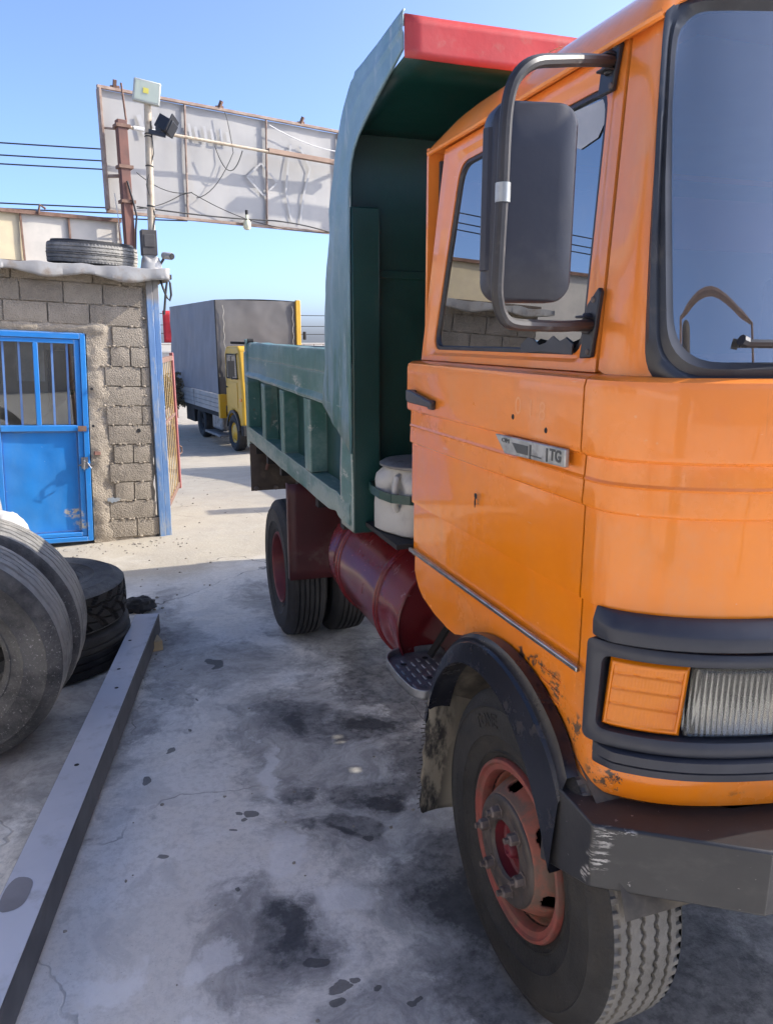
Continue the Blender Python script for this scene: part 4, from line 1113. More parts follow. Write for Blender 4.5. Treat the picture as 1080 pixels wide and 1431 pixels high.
def step():
    # chequered foot plate sticking out behind the wheel arch
    pts = [(.868, 2.555), (.862, 2.40), (.872, 2.285), (.90, 2.245), (1.02, 2.235), (1.12, 2.24), (1.12, 2.62), (.96, 2.64), (.90, 2.615)]
    lp = round_poly(pts, .05, 5); z = .575
    mb = MB(); mb.prism([(x, y, z - .012) for x, y in lp], (0, 0, .010))
    n = len(lp); c = np.mean(np.array(lp), axis=0)
    inn = [tuple(np.array(p) + (c - np.array(p)) * .06) for p in lp]
    v = [(x, y, z - .012) for x, y in lp] + [(x, y, z + .022) for x, y in lp] + [(x, y, z + .022) for x, y in inn] + [(x, y, z - .002) for x, y in inn]
    mb.add(v, [(j * n + i, j * n + (i + 1) % n, (j + 1) * n + (i + 1) % n, (j + 1) * n + i) for j in range(3) for i in range(n)])
    s_ = mb.build('foot_step', STEP, truck, smooth=35, bevel=.003)
    mb = MB()
    for r in range(7):
        for k in range(5):
            x, y = .905 + r * .031, 2.315 + k * .060 + (.03 if r % 2 else 0)
            if y < 2.545 and not (y > 2.52 and x < .93): mb.bar((x, y, z - .001), (x, y + .034, z - .001), .010, .005)
    b = mb.build('tread_bar', SILV, s_, bevel=.002); b['kind'] = 'stuff'
    for x, y in ((.93, 2.52), (.98, 2.38), (1.03, 2.55)): mb = MB(); mb.lathe([(0, .0015), (.012, .001)], (x, y, z), (0, 0, 1), 14); mb.build('drain_hole', DARK, s_)
    for a, b in (((1.05, 2.3, .58), (1.15, 2.3, .80)), ((1.05, 2.55, .58), (1.2, 2.55, .80))):
        mb = MB(); mb.bar(a, b, .04, .01); mb.build('step_hanger', DARK, s_)
step()

# --- front wheel
def front_wheel():
    c = Vector((.905, 1.59, .437)); ax = (1, 0, 0)
    root = truck
    mb = MB(); P = tyre_mesh(mb, c, ax, .437, .225, .232, 'zigzag', 672, 64, .010, squash=.02)
    # raised lettering on the sidewall
    mb.cur = 0
    axv, u, v_ = frame(ax)
    def fn_(a0, rl):
        def f(x, y, d):
            a = a0 - x / rl
            p = c + axv * (-.011 - d) + (u * math.cos(a) + v_ * math.sin(a)) * (rl + y); return p
        return f
    # angle convention: find the direction of up-rear
    aa = lambda dy, dz: math.atan2(Vector((0, dy, dz)).dot(v_), Vector((0, dy, dz)).dot(u))
    s0 = -1
    text_mb(mb, 'TONE', .050, lambda x, y, d: fn_(aa(.5, 1.0), .345)(x, y, d), .0026, .001)
    text_mb(mb, 'TUBELESS', .018, lambda x, y, d: fn_(aa(-.25, 1.0), .335)(-x * s0 * -1, y, d), .0012) if 0 else None
    wh = empty_part('front_wheel', root)
    mb.build('tyre', [RUB_FRONT, RUB_TREAD], wh, smooth=40)
    # painted rim lip
    mb = MB(); cc = c + Vector((.016, 0, 0)); out = (-1, 0, 0)
    mb.lathe([(.236, -.02), (.239, .004), (.235, .014), (.227, .016), (.222, .009), (.208, .006), (.203, -.002), (.199, -.03)], cc, out, 72)
    mb.build('rim_lip', REDRIM, wh, smooth=40)
    # disc: from the rim well out to the raised hub plate, with hand holes
    mb = MB(); nn = 144
    nn = 288
    cone = [(.186 - .036 * t, -.046 + .074 * t ** .8) for t in lin(0, 1, 17)]
    prof = [(.199, -.028), (.197, -.044), (.192, -.050)] + cone + [(.147, .031)]
    holes = [R(18 + 60 * k) for k in range(6)]
    def skip(i, k):
        if not 3 <= i < 19: return False
        a = 2 * math.pi * (k + .5) / nn; tt = (i - 3 + .5) / 16
        for h in holes:
            d = (a - h + math.pi) % (2 * math.pi) - math.pi
            if (abs(d) * .168 / .026) ** 3 + (abs(tt - .42) / .30) ** 3 < 1: return True
        return False
    mb.lathe(prof, cc, out, nn, skip=skip)
    mb.build('rim_disc', RIM, wh, smooth=35, solid=.008)
    mb = MB(); mb.lathe([(.148, .028), (.147, .033), (.142, .038), (.132, .041), (.116, .038), (.100, .037), (.088, .039), (.081, .037), (.076, .028)], cc, out, 96); mb.build('hub_plate', GREASE, wh, smooth=35)
    mb = MB(); mb.lathe([(.200, -.02), (.198, -.16), (.05, -.16)], cc, out, 48); mb.build('rim_barrel', DARK, wh)
    # hub recess and cap
    mb = MB(); mb.lathe([(.079, .030), (.076, .0), (.070, -.006), (.052, -.008), (.050, -.002), (.044, .0), (.026, .004), (.024, .024), (.020, .030), (.012, .032), (.010, .026), (0, .026)], cc, out, 40)
    mb.build('hub', DKRED, wh, smooth=35)
    protos = nut_mb(cc + Vector((-.037, 0, 0)), out, .016, .028)
    first = None
    for k in range(6):
        a = R(8 + 60 * k); dv = Vector((0, math.cos(a), math.sin(a))) * .104
        if first is None:
            first = protos.build('wheel_nut', NUTM, wh, off=cc + Vector((-.037, 0, 0)), smooth=30); o = first
        else:
            o = first.copy(); col.objects.link(o); o.parent = wh
        o.location = (cc + Vector((-.037, 0, 0)) + dv) - Vector(OFF); o.rotation_euler = (R(k * 23), 0, 0)
    # brake backing plate and axle
    mb = MB(); mb.lathe([(0, -.20), (.17, -.20), (.17, -.12), (.06, -.10)], cc, out, 32); mb.tube([(1.0, 1.59, .43), (2.9, 1.59, .43)], .05, 10)
    mb.build('front_axle', DARK, truck)
    return wh
def empty_part(name, parent):
    o = bpy.data.objects.new(name, None); col.objects.link(o); o.parent = parent; o.empty_display_size = .05; return o
fw = front_wheel()
def mirror_far(src, name):
    """far-side copy: a half turn about the vertical keeps the outer face outwards"""
    c = bpy.data.objects.new(name, None); col.objects.link(c); c.parent = truck
    for ch in kids(src):
        d = ch.copy(); col.objects.link(d); d.parent = c
    return c
fw2 = mirror_far(fw, 'front_wheel'); fw2.rotation_euler = (0, 0, math.pi)

# --- rear twin wheels
def rear_wheel():
    c = Vector((.800, 4.42, .42)); wh = empty_part('rear_wheel', truck)
    for k, nm in ((0, 'tyre'), (.265, 'inner_tyre')):
        mb = MB(); tyre_mesh(mb, c + Vector((k, 0, 0)), (1, 0, 0), .422, .212, .215, 'rib', 150, 64, .010, squash=.02)
        mb.build(nm, [RUB_REAR, RUB_REAR], wh, smooth=40)
    mb = MB(); cc = c + Vector((.015, 0, 0)); out = (-1, 0, 0)
    mb.lathe([(.219, -.02), (.221, .0), (.214, .010), (.206, .004), (.200, -.02), (.190, -.06), (.182, -.11), (.165, -.135), (.12, -.14), (.10, -.125), (.095, -.09), (.08, -.08), (0, -.08)], cc, out, 64)
    mb.build('rim', simple('rear_rim_paint', (.17, .028, .03), (.12, .02, .022), .5, scale=12, dirt=(.13, .09, .08), damt=.4, dscale=12), wh, smooth=35)
    for k in range(6):
        a = R(20 + 60 * k); nut_mb(cc + Vector((.138, .14 * math.cos(a), .14 * math.sin(a))), out, .013, .022).build('wheel_nut', NUTM, wh)
    return wh
rw = rear_wheel()
c = bpy.data.objects.new('rear_wheel', None); col.objects.link(c); c.parent = truck
for ch in kids(rw):
    d = ch.copy(); col.objects.link(d); d.parent = c
c.rotation_euler = (0, 0, math.pi); c.location = (0, 2 * (4.42 - 1.59), 0)
mb = MB(); mb.tube([(1.25, 4.42, .42), (2.7, 4.42, .42)], .06, 12); mb.lathe([(0, -.2), (.15, -.12), (.18, 0), (.15, .12), (0, .2)], (CX, 4.42, .42), (1, 0, 0), 20)
mb.build('rear_axle', DARK, truck)

# --- chassis
mb = MB()
for x in (1.56, 2.40): mb.box(x - .035, x + .035, 1.3, 5.75, .66, .86)
for y in (1.6, 3.05, 3.4, 4.9, 5.6): mb.box(1.58, 2.38, y - .04, y + .04, .68, .84)
mb.box(1.50, 2.46, 2.96, 5.8, .87, 1.0)
mb.box(1.6, 2.3, 1.35, 2.45, .34, .95)
mb.build('chassis', DARK, truck, bevel=.004)
mb = MB(); mb.box(2.86, 2.96, 2.47, 2.96, .95, 1.385); mb.box(2.86, 2.96, 2.47, 2.96, 1.475, 2.35)
mb.box(2.861, 2.959, 2.470, 2.485, 1.385, 1.475); mb.box(2.861, 2.959, 2.535, 2.735, 1.385, 1.475); mb.box(2.861, 2.959, 2.765, 2.775, 1.385, 1.475); mb.box(2.861, 2.959, 2.82, 2.96, 1.385, 1.475)
mb.build('sun_slot_blocker', DARK, truck)  # added unseen plate; its slots shape two sun patches on the ground

# --- tank
def tank():
    c = Vector((1.205, 2.60, .685)); r = .275; ax = (0, 1, 0)
    mb = MB()
    def prof(f):
        return [(r, 0), (r, .05), (r, .5), (r, 1.0), (r, 1.06), (r * .985, 1.085), (r * .93, 1.105), (r * .7, 1.12), (0, 1.125)]
    mb.lathe([(0, .025), (r * .92, .02), (r * .955, .015), (r * .975, 0), (r, .002), (r, .02)] , c, ax, 72)
    n = 72; rows = lin(.02, 1.06, 40)
    axv, u, w = frame(ax)
    v = []
    for h in rows:
        for k in range(n):
            a = 2 * math.pi * k / n
            d = u * math.cos(a) + w * math.sin(a); p = c + axv * h + d * r
            # dents on the outer face
            dent = 0
            for (h0, zz, s1, s2, am) in ((.12, -.10, .05, .09, .020), (.55, .02, .15, .05, .004), (.98, -.03, .04, .10, .010), (.95, .10, .03, .05, .006)):
                if d.x < 0: dent += am * math.exp(-((h - h0) / s1) ** 2 - ((d.z * r - zz) / s2) ** 2)
            v.append(p - d * dent)
    mb.add(v, [(j * n + k, j * n + (k + 1) % n, (j + 1) * n + (k + 1) % n, (j + 1) * n + k) for j in range(39) for k in range(n)])
    mb.lathe([(r, 1.06), (r * .985, 1.085), (r * .93, 1.105), (r * .7, 1.12), (0, 1.125)], c, ax, 72)
    t = mb.build('tank', MAROON, truck, smooth=35)
    for h in (.28, .88):
        mb = MB(); mb.lathe([(r - .002, h - .028), (r + .006, h - .026), (r + .007, h - .008), (r + .012, h - .004), (r + .012, h + .004), (r + .007, h + .008), (r + .006, h + .026), (r - .002, h + .028)], c, ax, 64)
        mb.build('tank_band', MAROON, t, smooth=40)
    for y in (2.84, 3.44): mb = MB(); mb.box(1.44, 1.53, y, y + .08, .55, .9); mb.build('tank_hanger', DARK, t)
    # dry crumbs fallen on top of the tank
    mb = MB()
    for k in range(16):
        x = 1.06 + .13 * random.random(); lump(mb, (x, 2.72 + .14 * random.random(), .685 + math.sqrt(max(0, r * r - (x - 1.205) ** 2)) + .006), (.012 * (.5 + random.random()), .012, .007), k, .5, 2, 5)
    mb.build('crumbs', simple('dry_crumbs', (.22, .17, .12), (.12, .09, .06), .9), t)['kind'] = 'stuff'
tank()

# --- mudguard sheet ahead of the rear wheel, flap behind it
mb = MB(); mb.grid(lambda x, z: (x, 3.985 - .004 * math.sin(x * 14) * (1 - (z - .47) / .6), z), lin(.790, 1.42, 14), lin(.47, 1.02, 10))
mb.grid(lambda y, z: (.790, y, z), lin(3.985, 4.035, 2), lin(.47, 1.02, 6))
mb.build('mudguard', MAROOND, truck, solid=.006)
mb = MB(); mb.grid(lambda x, z: (x, 5.60 + .01 * math.sin(x * 8), z), lin(.835, 1.42, 8), lin(.672, 1.03, 6))
fl = mb.build('rear_flap', simple('brown_flap_rubber', (.075, .055, .042), (.05, .035, .028), .8, scale=8, dirt=(.17, .14, .10), damt=.5, dscale=7), truck, solid=.01)
for x in (.87, 1.02, 1.17, 1.32): mb = MB(); mb.lathe([(0, .014), (.016, .012), (.02, 0)], (x, 5.59, .69), (0, -1, 0), 8); mb.build('flap_bolt', NUTM, fl)
mb = MB(); mb.tube([(.97, 5.59, .96), (.965, 5.585, .88), (.95, 5.58, .83)], .012, 6); mb.build('flap_hook', RUSTP, fl)

# --- dump bed
def bed():
    XL = .85
    def sideset(mx):
        sd = (lambda x: 2 * CX - x) if mx else (lambda x: x)
        def bx(mb, x0, x1, *r):
            a, b = sorted((sd(x0), sd(x1))); mb.box(a, b, *r)
        # bottom rail with a slightly battered outer face
        mb = MB()
        ys = lin(2.95, 5.76, 70)
        def rail(y, k):
            w = .006 * mnoise.noise(Vector((y * 3, 0, 1))) + .010 * math.exp(-((y - 3.2) / .05) ** 2)
            prof = [(.96, 1.130), (XL - .002, 1.128), (XL - .006, 1.118), (XL - .006, 1.03), (XL, 1.022), (.96, 1.020)]
            x, z = prof[int(k)]; dz = (.012 * math.exp(-((y - 3.22) / .06) ** 2)) * (1 if k in (3, 4) else 0)
            return (sd(x + w * (1 if k < 5 else 0)), y, z + dz + .02 * (y - 2.95) / 2.8)
        mb.grid(rail, ys, list(range(6)))
        mb.build('bottom_rail', TEAL, truck, smooth=30)
        # recessed side sheet
        mb = MB(); mb.grid(lambda y, z: (sd(XL + .085 + .004 * mnoise.noise(Vector((y * 2.2, z * 3, 4)))), y, z), lin(2.97, 5.72, 60), lin(1.06, 1.76, 12))
        mb.build('side_sheet', GREEN, truck, solid=.006)
        # top boards: a leaning lip and the two-board upper side
        mb = MB()
        prof = [(XL + .10, 1.500), (XL - .008, 1.506), (XL - .012, 1.520), (XL + .004, 1.545), (XL + .006, 1.640), (XL + .010, 1.643), (XL + .006, 1.647), (XL + .008, 1.735), (XL + .014, 1.748), (XL + .075, 1.75), (XL + .085, 1.74), (XL + .085, 1.60)]
        def up(y, k):
            x, z = prof[int(k)]; return (sd(x + .007 * mnoise.noise(Vector((y * 2.5, z * 4, 2)))), y, z + .006 * mnoise.noise(Vector((y * 3, 5, 1))) + .018 * (y - 2.95) / 2.8)
        mb.grid(up, lin(3.02, 5.70, 70), list(range(len(prof))))
        mb.build('top_board', TEAL, truck, smooth=30)
        for y0, y1 in ((4.965, 5.075), (4.335, 4.435), (3.665, 3.795)):
            mb = MB(); bx(mb, XL - .002, XL + .09, y0, y1, 1.135, 1.505); mb.build('side_post', TEAL, truck, bevel=.006)
        mb = MB(); bx(mb, XL - .006, XL + .10, 5.66, 5.78, .99, 1.70); bx(mb, XL - .002, XL + .05, 5.70, 5.76, 1.70, 1.79); mb.build('corner_post', TEAL, truck, bevel=.006)
        if not mx:
            mb = MB(); mb.bar((XL + .02, 5.73, 1.76), (XL - .10, 5.76, 1.765), .02, .018); mb.lathe([(0, -.02), (.02, -.02), (.02, .02), (0, .02)], (XL + .03, 5.66, 1.775), (1, 0, 0), 12); mb.build('tail_hook', DARK, truck)
    for mx in (0, 1): sideset(mx)
    # tailboard, floor
    mb = MB(); mb.box(XL + .10, 2 * CX - XL - .10, 5.70, 5.75, 1.03, 1.74); mb.build('tailboard', TEAL, truck, bevel=.005)
    mb = MB(); mb.box(XL + .09, 2 * CX - XL - .09, 2.98, 5.70, 1.03, 1.06); mb.build('bed_floor', GREEN, truck)
    for k in range(6):
        y = 3.2 + k * .48; mb = MB(); mb.box(XL + .03, 2 * CX - XL - .03, y - .03, y + .03, .955, 1.028); mb.build('cross_bearer', DARK, truck)
    # headboard with a front column at each corner
    mb = MB(); mb.box(XL + .02, 2 * CX - XL - .02, 2.965, 2.985, 1.03, 2.56)
    mb.box(XL + .02, 2 * CX - XL - .02, 2.955, 2.964, 2.03, 2.06)
    hb = mb.build('headboard', GREEN, truck, bevel=.003)
    for x0 in (XL, 2 * CX - XL - .115):
        mb = MB(); mb.box(x0, x0 + .115, 2.905, 2.964, 1.005, 2.285); mb.build('headboard_post', GREEN, truck, bevel=.006)
    # overhanging canopy sheet and its red front lip
    mb = MB()
    cs = [(2.985, 2.555), (2.90, 2.565), (2.72, 2.585), (2.50, 2.605), (2.325, 2.618)]
    mb.grid(lambda x, k: (x, cs[int(k)][0], cs[int(k)][1] + .004 * mnoise.noise(Vector((x * 2, k, 0)))), lin(XL + .002, 2 * CX - XL - .002, 30), list(range(5)))
    mb.build('canopy_sheet', GREEN, truck, solid=.006)
    mb = MB(); mb.grid(lambda x, z: (x, 2.318 + .006 * mnoise.noise(Vector((x * 4, z * 5, 3))), z), lin(XL - .004, 2 * CX - XL + .004, 40), lin(2.606, 2.722, 6))
    mb.grid(lambda x, k: (x, 2.318 + k, 2.722), lin(XL - .004, 2 * CX - XL + .004, 20), [0, .07])
    mb.build('canopy_lip', RED, truck, solid=.005)
    # side gusset: front column face, curved bracket, dented rear edge
    front = [(2.905, 1.34), (2.905, 2.20), (2.903, 2.30), (2.893, 2.37), (2.868, 2.425), (2.83, 2.465), (2.77, 2.498), (2.70, 2.522), (2.55, 2.567), (2.42, 2.600), (2.318, 2.628)]
    rear = [(3.42, 1.53), (3.385, 1.75), (3.335, 1.98), (3.29, 2.15), (3.245, 2.30), (3.17, 2.45), (3.09, 2.57), (2.99, 2.66), (2.90, 2.716), (2.60, 2.728), (2.312, 2.735)]
    n = 64
    def dn(P):
        P = np.array(P); d = np.r_[0, np.cumsum(np.linalg.norm(np.diff(P, axis=0), axis=1))]; t = np.linspace(0, 1, n); d /= d[-1]
        return np.c_[np.interp(t, d, P[:, 0]), np.interp(t, d, P[:, 1])]
    # keep matching parameters along both edges
    tt = np.linspace(0, len(front) - 1, n); ix = np.arange(len(front))
    F = np.c_[np.interp(tt, ix, np.array(front)[:, 0]), np.interp(tt, ix, np.array(front)[:, 1])]
    Rr_ = np.c_[np.interp(tt, ix, np.array(rear)[:, 0]), np.interp(tt, ix, np.array(rear)[:, 1])]
    for mx in (0, 1):
        sd = (lambda x: 2 * CX - x) if mx else (lambda x: x)
        mb = MB(); rows = lin(0, 1, 16)
        def gp(i, k):
            i = int(i); p = F[i] * (1 - k) + Rr_[i] * k; low = max(0, 1 - (p[1] - 1.5) / 1.0)
            dx = .012 * mnoise.noise(Vector((p[0] * 2.0, p[1] * 2.4, 7))) * k + .016 * max(0, mnoise.noise(Vector((p[0] * 7, p[1] * 5, 3)))) * k * (1 if i < n * .8 else .3)
            dy = (.022 * mnoise.noise(Vector((p[1] * 5.0, 2, 5))) + .012 * mnoise.noise(Vector((p[1] * 17.0, 6, 5)))) * (k ** 3) * (1 if i < n * .75 else 0)
            # rolled rear edge
            roll = max(0, (k - .86) / .14)
            return (sd(XL - .010 + dx + .03 * roll * roll * (1 if i < n * .8 else .2) - .006 * math.exp(-((k - .5) / .06) ** 2)), p[0] + dy, p[1])
        mb.grid(gp, list(range(n)), rows)
        mb.build('canopy_gusset', GUSSET, truck, solid=.006, smooth=50)
        # lower corner cover plate
        mb = MB()
        mb.grid(lambda y, z: (sd(XL - .004 + .006 * mnoise.noise(Vector((y * 6, z * 5, 9)))), y, z), lin(2.906, 3.085, 8), lin(1.01, 1.70, 24))
        mb.build('corner_plate', TEAL, truck, solid=.005, smooth=50)
    # strap holding the can
    mb = MB()
    P = [(.945, 2.902, 1.215), (.905, 2.86, 1.215), (.893, 2.80, 1.213), (.895, 2.70, 1.210), (.915, 2.62, 1.208), (.97, 2.565, 1.207), (1.06, 2.545, 1.207), (1.15, 2.565, 1.207), (1.21, 2.64, 1.207), (1.23, 2.75, 1.207), (1.23, 2.955, 1.207)]
    for a, b in zip(P[:-1], P[1:]): mb.bar(a, b, .006, .034)
    mb.build('can_strap', GREEN, truck)
    mb = MB(); mb.box(.90, 1.60, 2.52, 2.96, 1.035, 1.053); mb.build('can_shelf', DARK, truck)
bed()
OFF = (0, 0, 0)
# ------------------------------------------------------------------ things on the truck shelf
CANW = simple('dirty_white_can', (.40, .39, .36), (.33, .32, .295), .45, scale=5, dirt=(.13, .115, .10), damt=.4, dscale=8)
def can():
    loc = (1.065, 2.73, 1.053)
    r = empty('oil_can', loc); tag(r, 'dirty off-white can with moulded loop handle and red label, strapped to the green headboard', 'can')
    mb = MB(); R0 = .158
    prof = [(0, 0), (R0 - .012, 0), (R0, .008)] + [(R0 + .001, h) for h in lin(.03, .20, 10)] + [(R0 - .006, .225), (R0 - .025, .25), (R0 - .030, .26)]
    n = 72; v = []
    for rr, h in prof:
        for k in range(n):
            a = 2 * math.pi * k / n; d = 1 - .05 * max(0, mnoise.noise(Vector((math.cos(a) * 2, math.sin(a) * 2, h * 9))))
            # hollow behind the handle
            sq = .93 / (abs(math.cos(a - R(20))) ** 4 + abs(math.sin(a - R(20))) ** 4) ** .25; d *= sq if h < .24 else (sq + 1) / 2
            ang = abs((a - R(212) + math.pi) % (2 * math.pi) - math.pi)
            d -= .30 * math.exp(-(ang / .24) ** 2 - ((h - .165) / .055) ** 2)
            v.append((math.cos(a) * rr * d, math.sin(a) * rr * d, h))
    mb.add(v, [(j * n + k, j * n + (k + 1) % n, (j + 1) * n + (k + 1) % n, (j + 1) * n + k) for j in range(len(prof) - 1) for k in range(n)])
    mb.build('body', CANW, r, smooth=50)
    mb = MB(); mb.lathe([(R0 - .030, .255), (R0 - .006, .262), (R0 - .004, .270), (R0 - .02, .280), (.03, .292), (0, .293)], (0, 0, 0), (0, 0, 1), 48)
    mb.build('lid', ALU, r, smooth=40)
    mb = MB(); ca = R(214)
    hp = lambda rr, h: (math.cos(ca) * rr, math.sin(ca) * rr, h)
    mb.tube([hp(.125, .232), hp(.142, .226), hp(.153, .20), hp(.155, .16), hp(.152, .12), hp(.140, .10)], .013, 10)
    mb.build('handle', CANW, r)
    mb = MB()
    a1 = R(252); lp = [(-.032 + .036 * math.cos(t), .175 + .026 * math.sin(t)) for t in lin(0, 2 * math.pi, 13)[:-1]]
    w = lambda s, h, rr: (math.cos(a1 + s / R0) * rr, math.sin(a1 + s / R0) * rr, h)
    mb.add([w(s + .03, h, R0 + .004) for s, h in lp], [tuple(range(12))]); mb.build('red_label', REDLAB, r, smooth=0)
    mb = MB(); mb.grid(lambda s, h: w(s, h, R0 + .0045), lin(-.05, .06, 8), [.075, .118]); mb.build('blue_label', BLUELAB, r, smooth=0)
can()

# ------------------------------------------------------------------ scrap tyres at the left
def scrap_tyre(c, axis, Rr, w, rb, kind, mats, label, seed=0, nu=200, nv=44, depth=.012, lean=0):
    ax = Vector(axis).normalized()
    mb = MB(); tyre_mesh(mb, (0, 0, 0), ax, Rr, w, rb, kind, nu, nv, depth, 0, seed, .014)
    o = mb.build('scrap_tyre', mats, None, smooth=45); o.location = c
    return tag(o, label, 'tyre', 'scrap tyres by the hut')
scrap_tyre((-.83, 3.27, .503), (.13, .99, .06), .50, .255, .262, 'bald', [RUB_OLD, RUB_OLD2], 'large bald truck tyre standing upright, nearest the camera at left', 1)
scrap_tyre((-.785, 3.545, .513), (.10, .99, .05), .51, .25, .255, 'bald', [RUB_OLD, RUB_OLD2], 'upright grooved grey tyre squeezed between the nearest tyre and the flat stack', 2)
scrap_tyre((-.545, 4.44, .245), (.01, .0, 1), .455, .235, .20, 'block', [RUB_OLD, RUB_FRONT], 'chunky lugged tyre lying flat on top of a smoother tyre', 3, 260, 60, .020)
scrap_tyre((-.55, 4.45, .0), (0, 0, 1), .47, .24, .25, 'bald', [RUB_REAR, RUB_REAR], 'smooth black tyre lying flat on the concrete under a lugged tyre', 4)
mb = MB(); lump(mb, (-.72, 4.36, .67), (.19, .16, .225), 5, .14, 2.0, 20)
tag(mb.build('sack', CLOTHW, None, smooth=60), 'white woven sack on the flat tyre stack before the blue door', 'sack')
mb = MB(); lump(mb, (-.93, 4.62, .80), (.22, .17, .40), 8, .18, 2.0, 18)
tag(mb.build('sack', CLOTHG, None, smooth=60), 'grey sack at the left edge, taller than the white sack beside it', 'sack')

# ------------------------------------------------------------------ steel beam and bits on the ground
def beam():
    a = Vector((.018, 4.612, .08)); b = Vector((-.605, 1.15, .08)); r = empty('steel_beam', a)
    tag(r, 'long grey rectangular steel beam lying on the concrete beside the tyres', 'beam')
    d = (b - a); mb = MB(); mb.bar((0, 0, 0), d, .143, .122)
    o = mb.build('beam_body', BEAM_SHADE, r, bevel=.006)
    mb = MB(); u = d.normalized(); s_ = u.cross(Vector((0, 0, 1)))
    mb.bar(u * .002 + Vector((0, 0, .0615)), d + Vector((0, 0, .0615)), .134, .003); mb.build('top_face', BEAM, r)  # thin sheet giving the top its lighter tone over the shade-coloured body
    mb = MB()
    for t, off in ((.42, .03), (.80, .02), (1.02, -.01), (1.7, .015)):
        mb.lathe([(0, .0008), (.008, .0006), (.010, 0)], u * t + s_ * off + Vector((0, 0, .0635)), (0, 0, 1), 10)
    mb.build('bolt_hole', DARK, r)
    mb = MB(); sg_ = lambda v: math.copysign(abs(v) ** .75, v); c = u * 2.42 + s_ * .022 + Vector((0, 0, .0638)); pts = [c + u * .075 * sg_(math.cos(t)) * (1 + .06 * math.sin(3 * t)) + s_ * .040 * sg_(math.sin(t)) for t in lin(0, 2 * math.pi, 25)[:-1]]
    mb.add(pts, [tuple(range(24))]); mb.build('dull_spot', simple('dull_beam_spot', (.185, .185, .20), None, .7), r, smooth=0)
beam()
mb = MB(); mb.obox((.050, 4.40, .030), (.030, .006, 0), (-.012, .055, 0), (0, 0, .030))
tag(mb.build('wood_block', WOOD, None, bevel=.004), 'small pale wood block wedged beside the far end of the steel beam', 'wood block')
mb = MB(); lump(mb, (-.03, 5.07, .045), (.105, .062, .055), 11, .45, 1.7, 14)
tag(mb.build('stone', STONE, None, smooth=20), 'oily black stone lump on the ground beyond the steel beam', 'stone')

# ------------------------------------------------------------------ block hut
hut = empty('block_hut', (.193, 7.09, 0), R(8), R(2.5))
tag(hut, 'small rough concrete block hut with blue metal door and tin roof', 'hut')
def rough_block(x0, x1, z0, z1, seed, y0=-.004, depth=.16, chip=.0035):
    mb = MB(); nx = max(3, int((x1 - x0) / .05)); nz = 4
    xs, zs = lin(x0, x1, nx + 1), lin(z0, z1, nz + 1)
    def f(x, z):
        e = min(x - x0, x1 - x, z - z0, z1 - z)
        p = Vector((x, z, seed * 1.7))
        edge = .005 if e < 1e-6 else 0
        jx = chip * .6 * mnoise.noise(p * 23) if e < 1e-6 else 0
        return (x + jx, y0 + edge + chip * mnoise.noise(p * 14) + .004 * mnoise.noise(Vector((seed, 2, 3))), z + jx)
    mb.grid(f, xs, zs)
    loop = [(x, zs[0]) for x in xs] + [(xs[-1], z) for z in zs[1:]] + [(x, zs[-1]) for x in xs[::-1][1:]] + [(xs[0], z) for z in zs[::-1][1:-1]]
    n = len(loop); fr = [f(*p) for p in loop]
    mb.add(fr + [(x, depth, z) for x, _, z in fr], [(i, (i + 1) % n, (i + 1) % n + n, i + n) for i in range(n)] + [tuple(range(2 * n - 1, n - 1, -1))])
    return mb
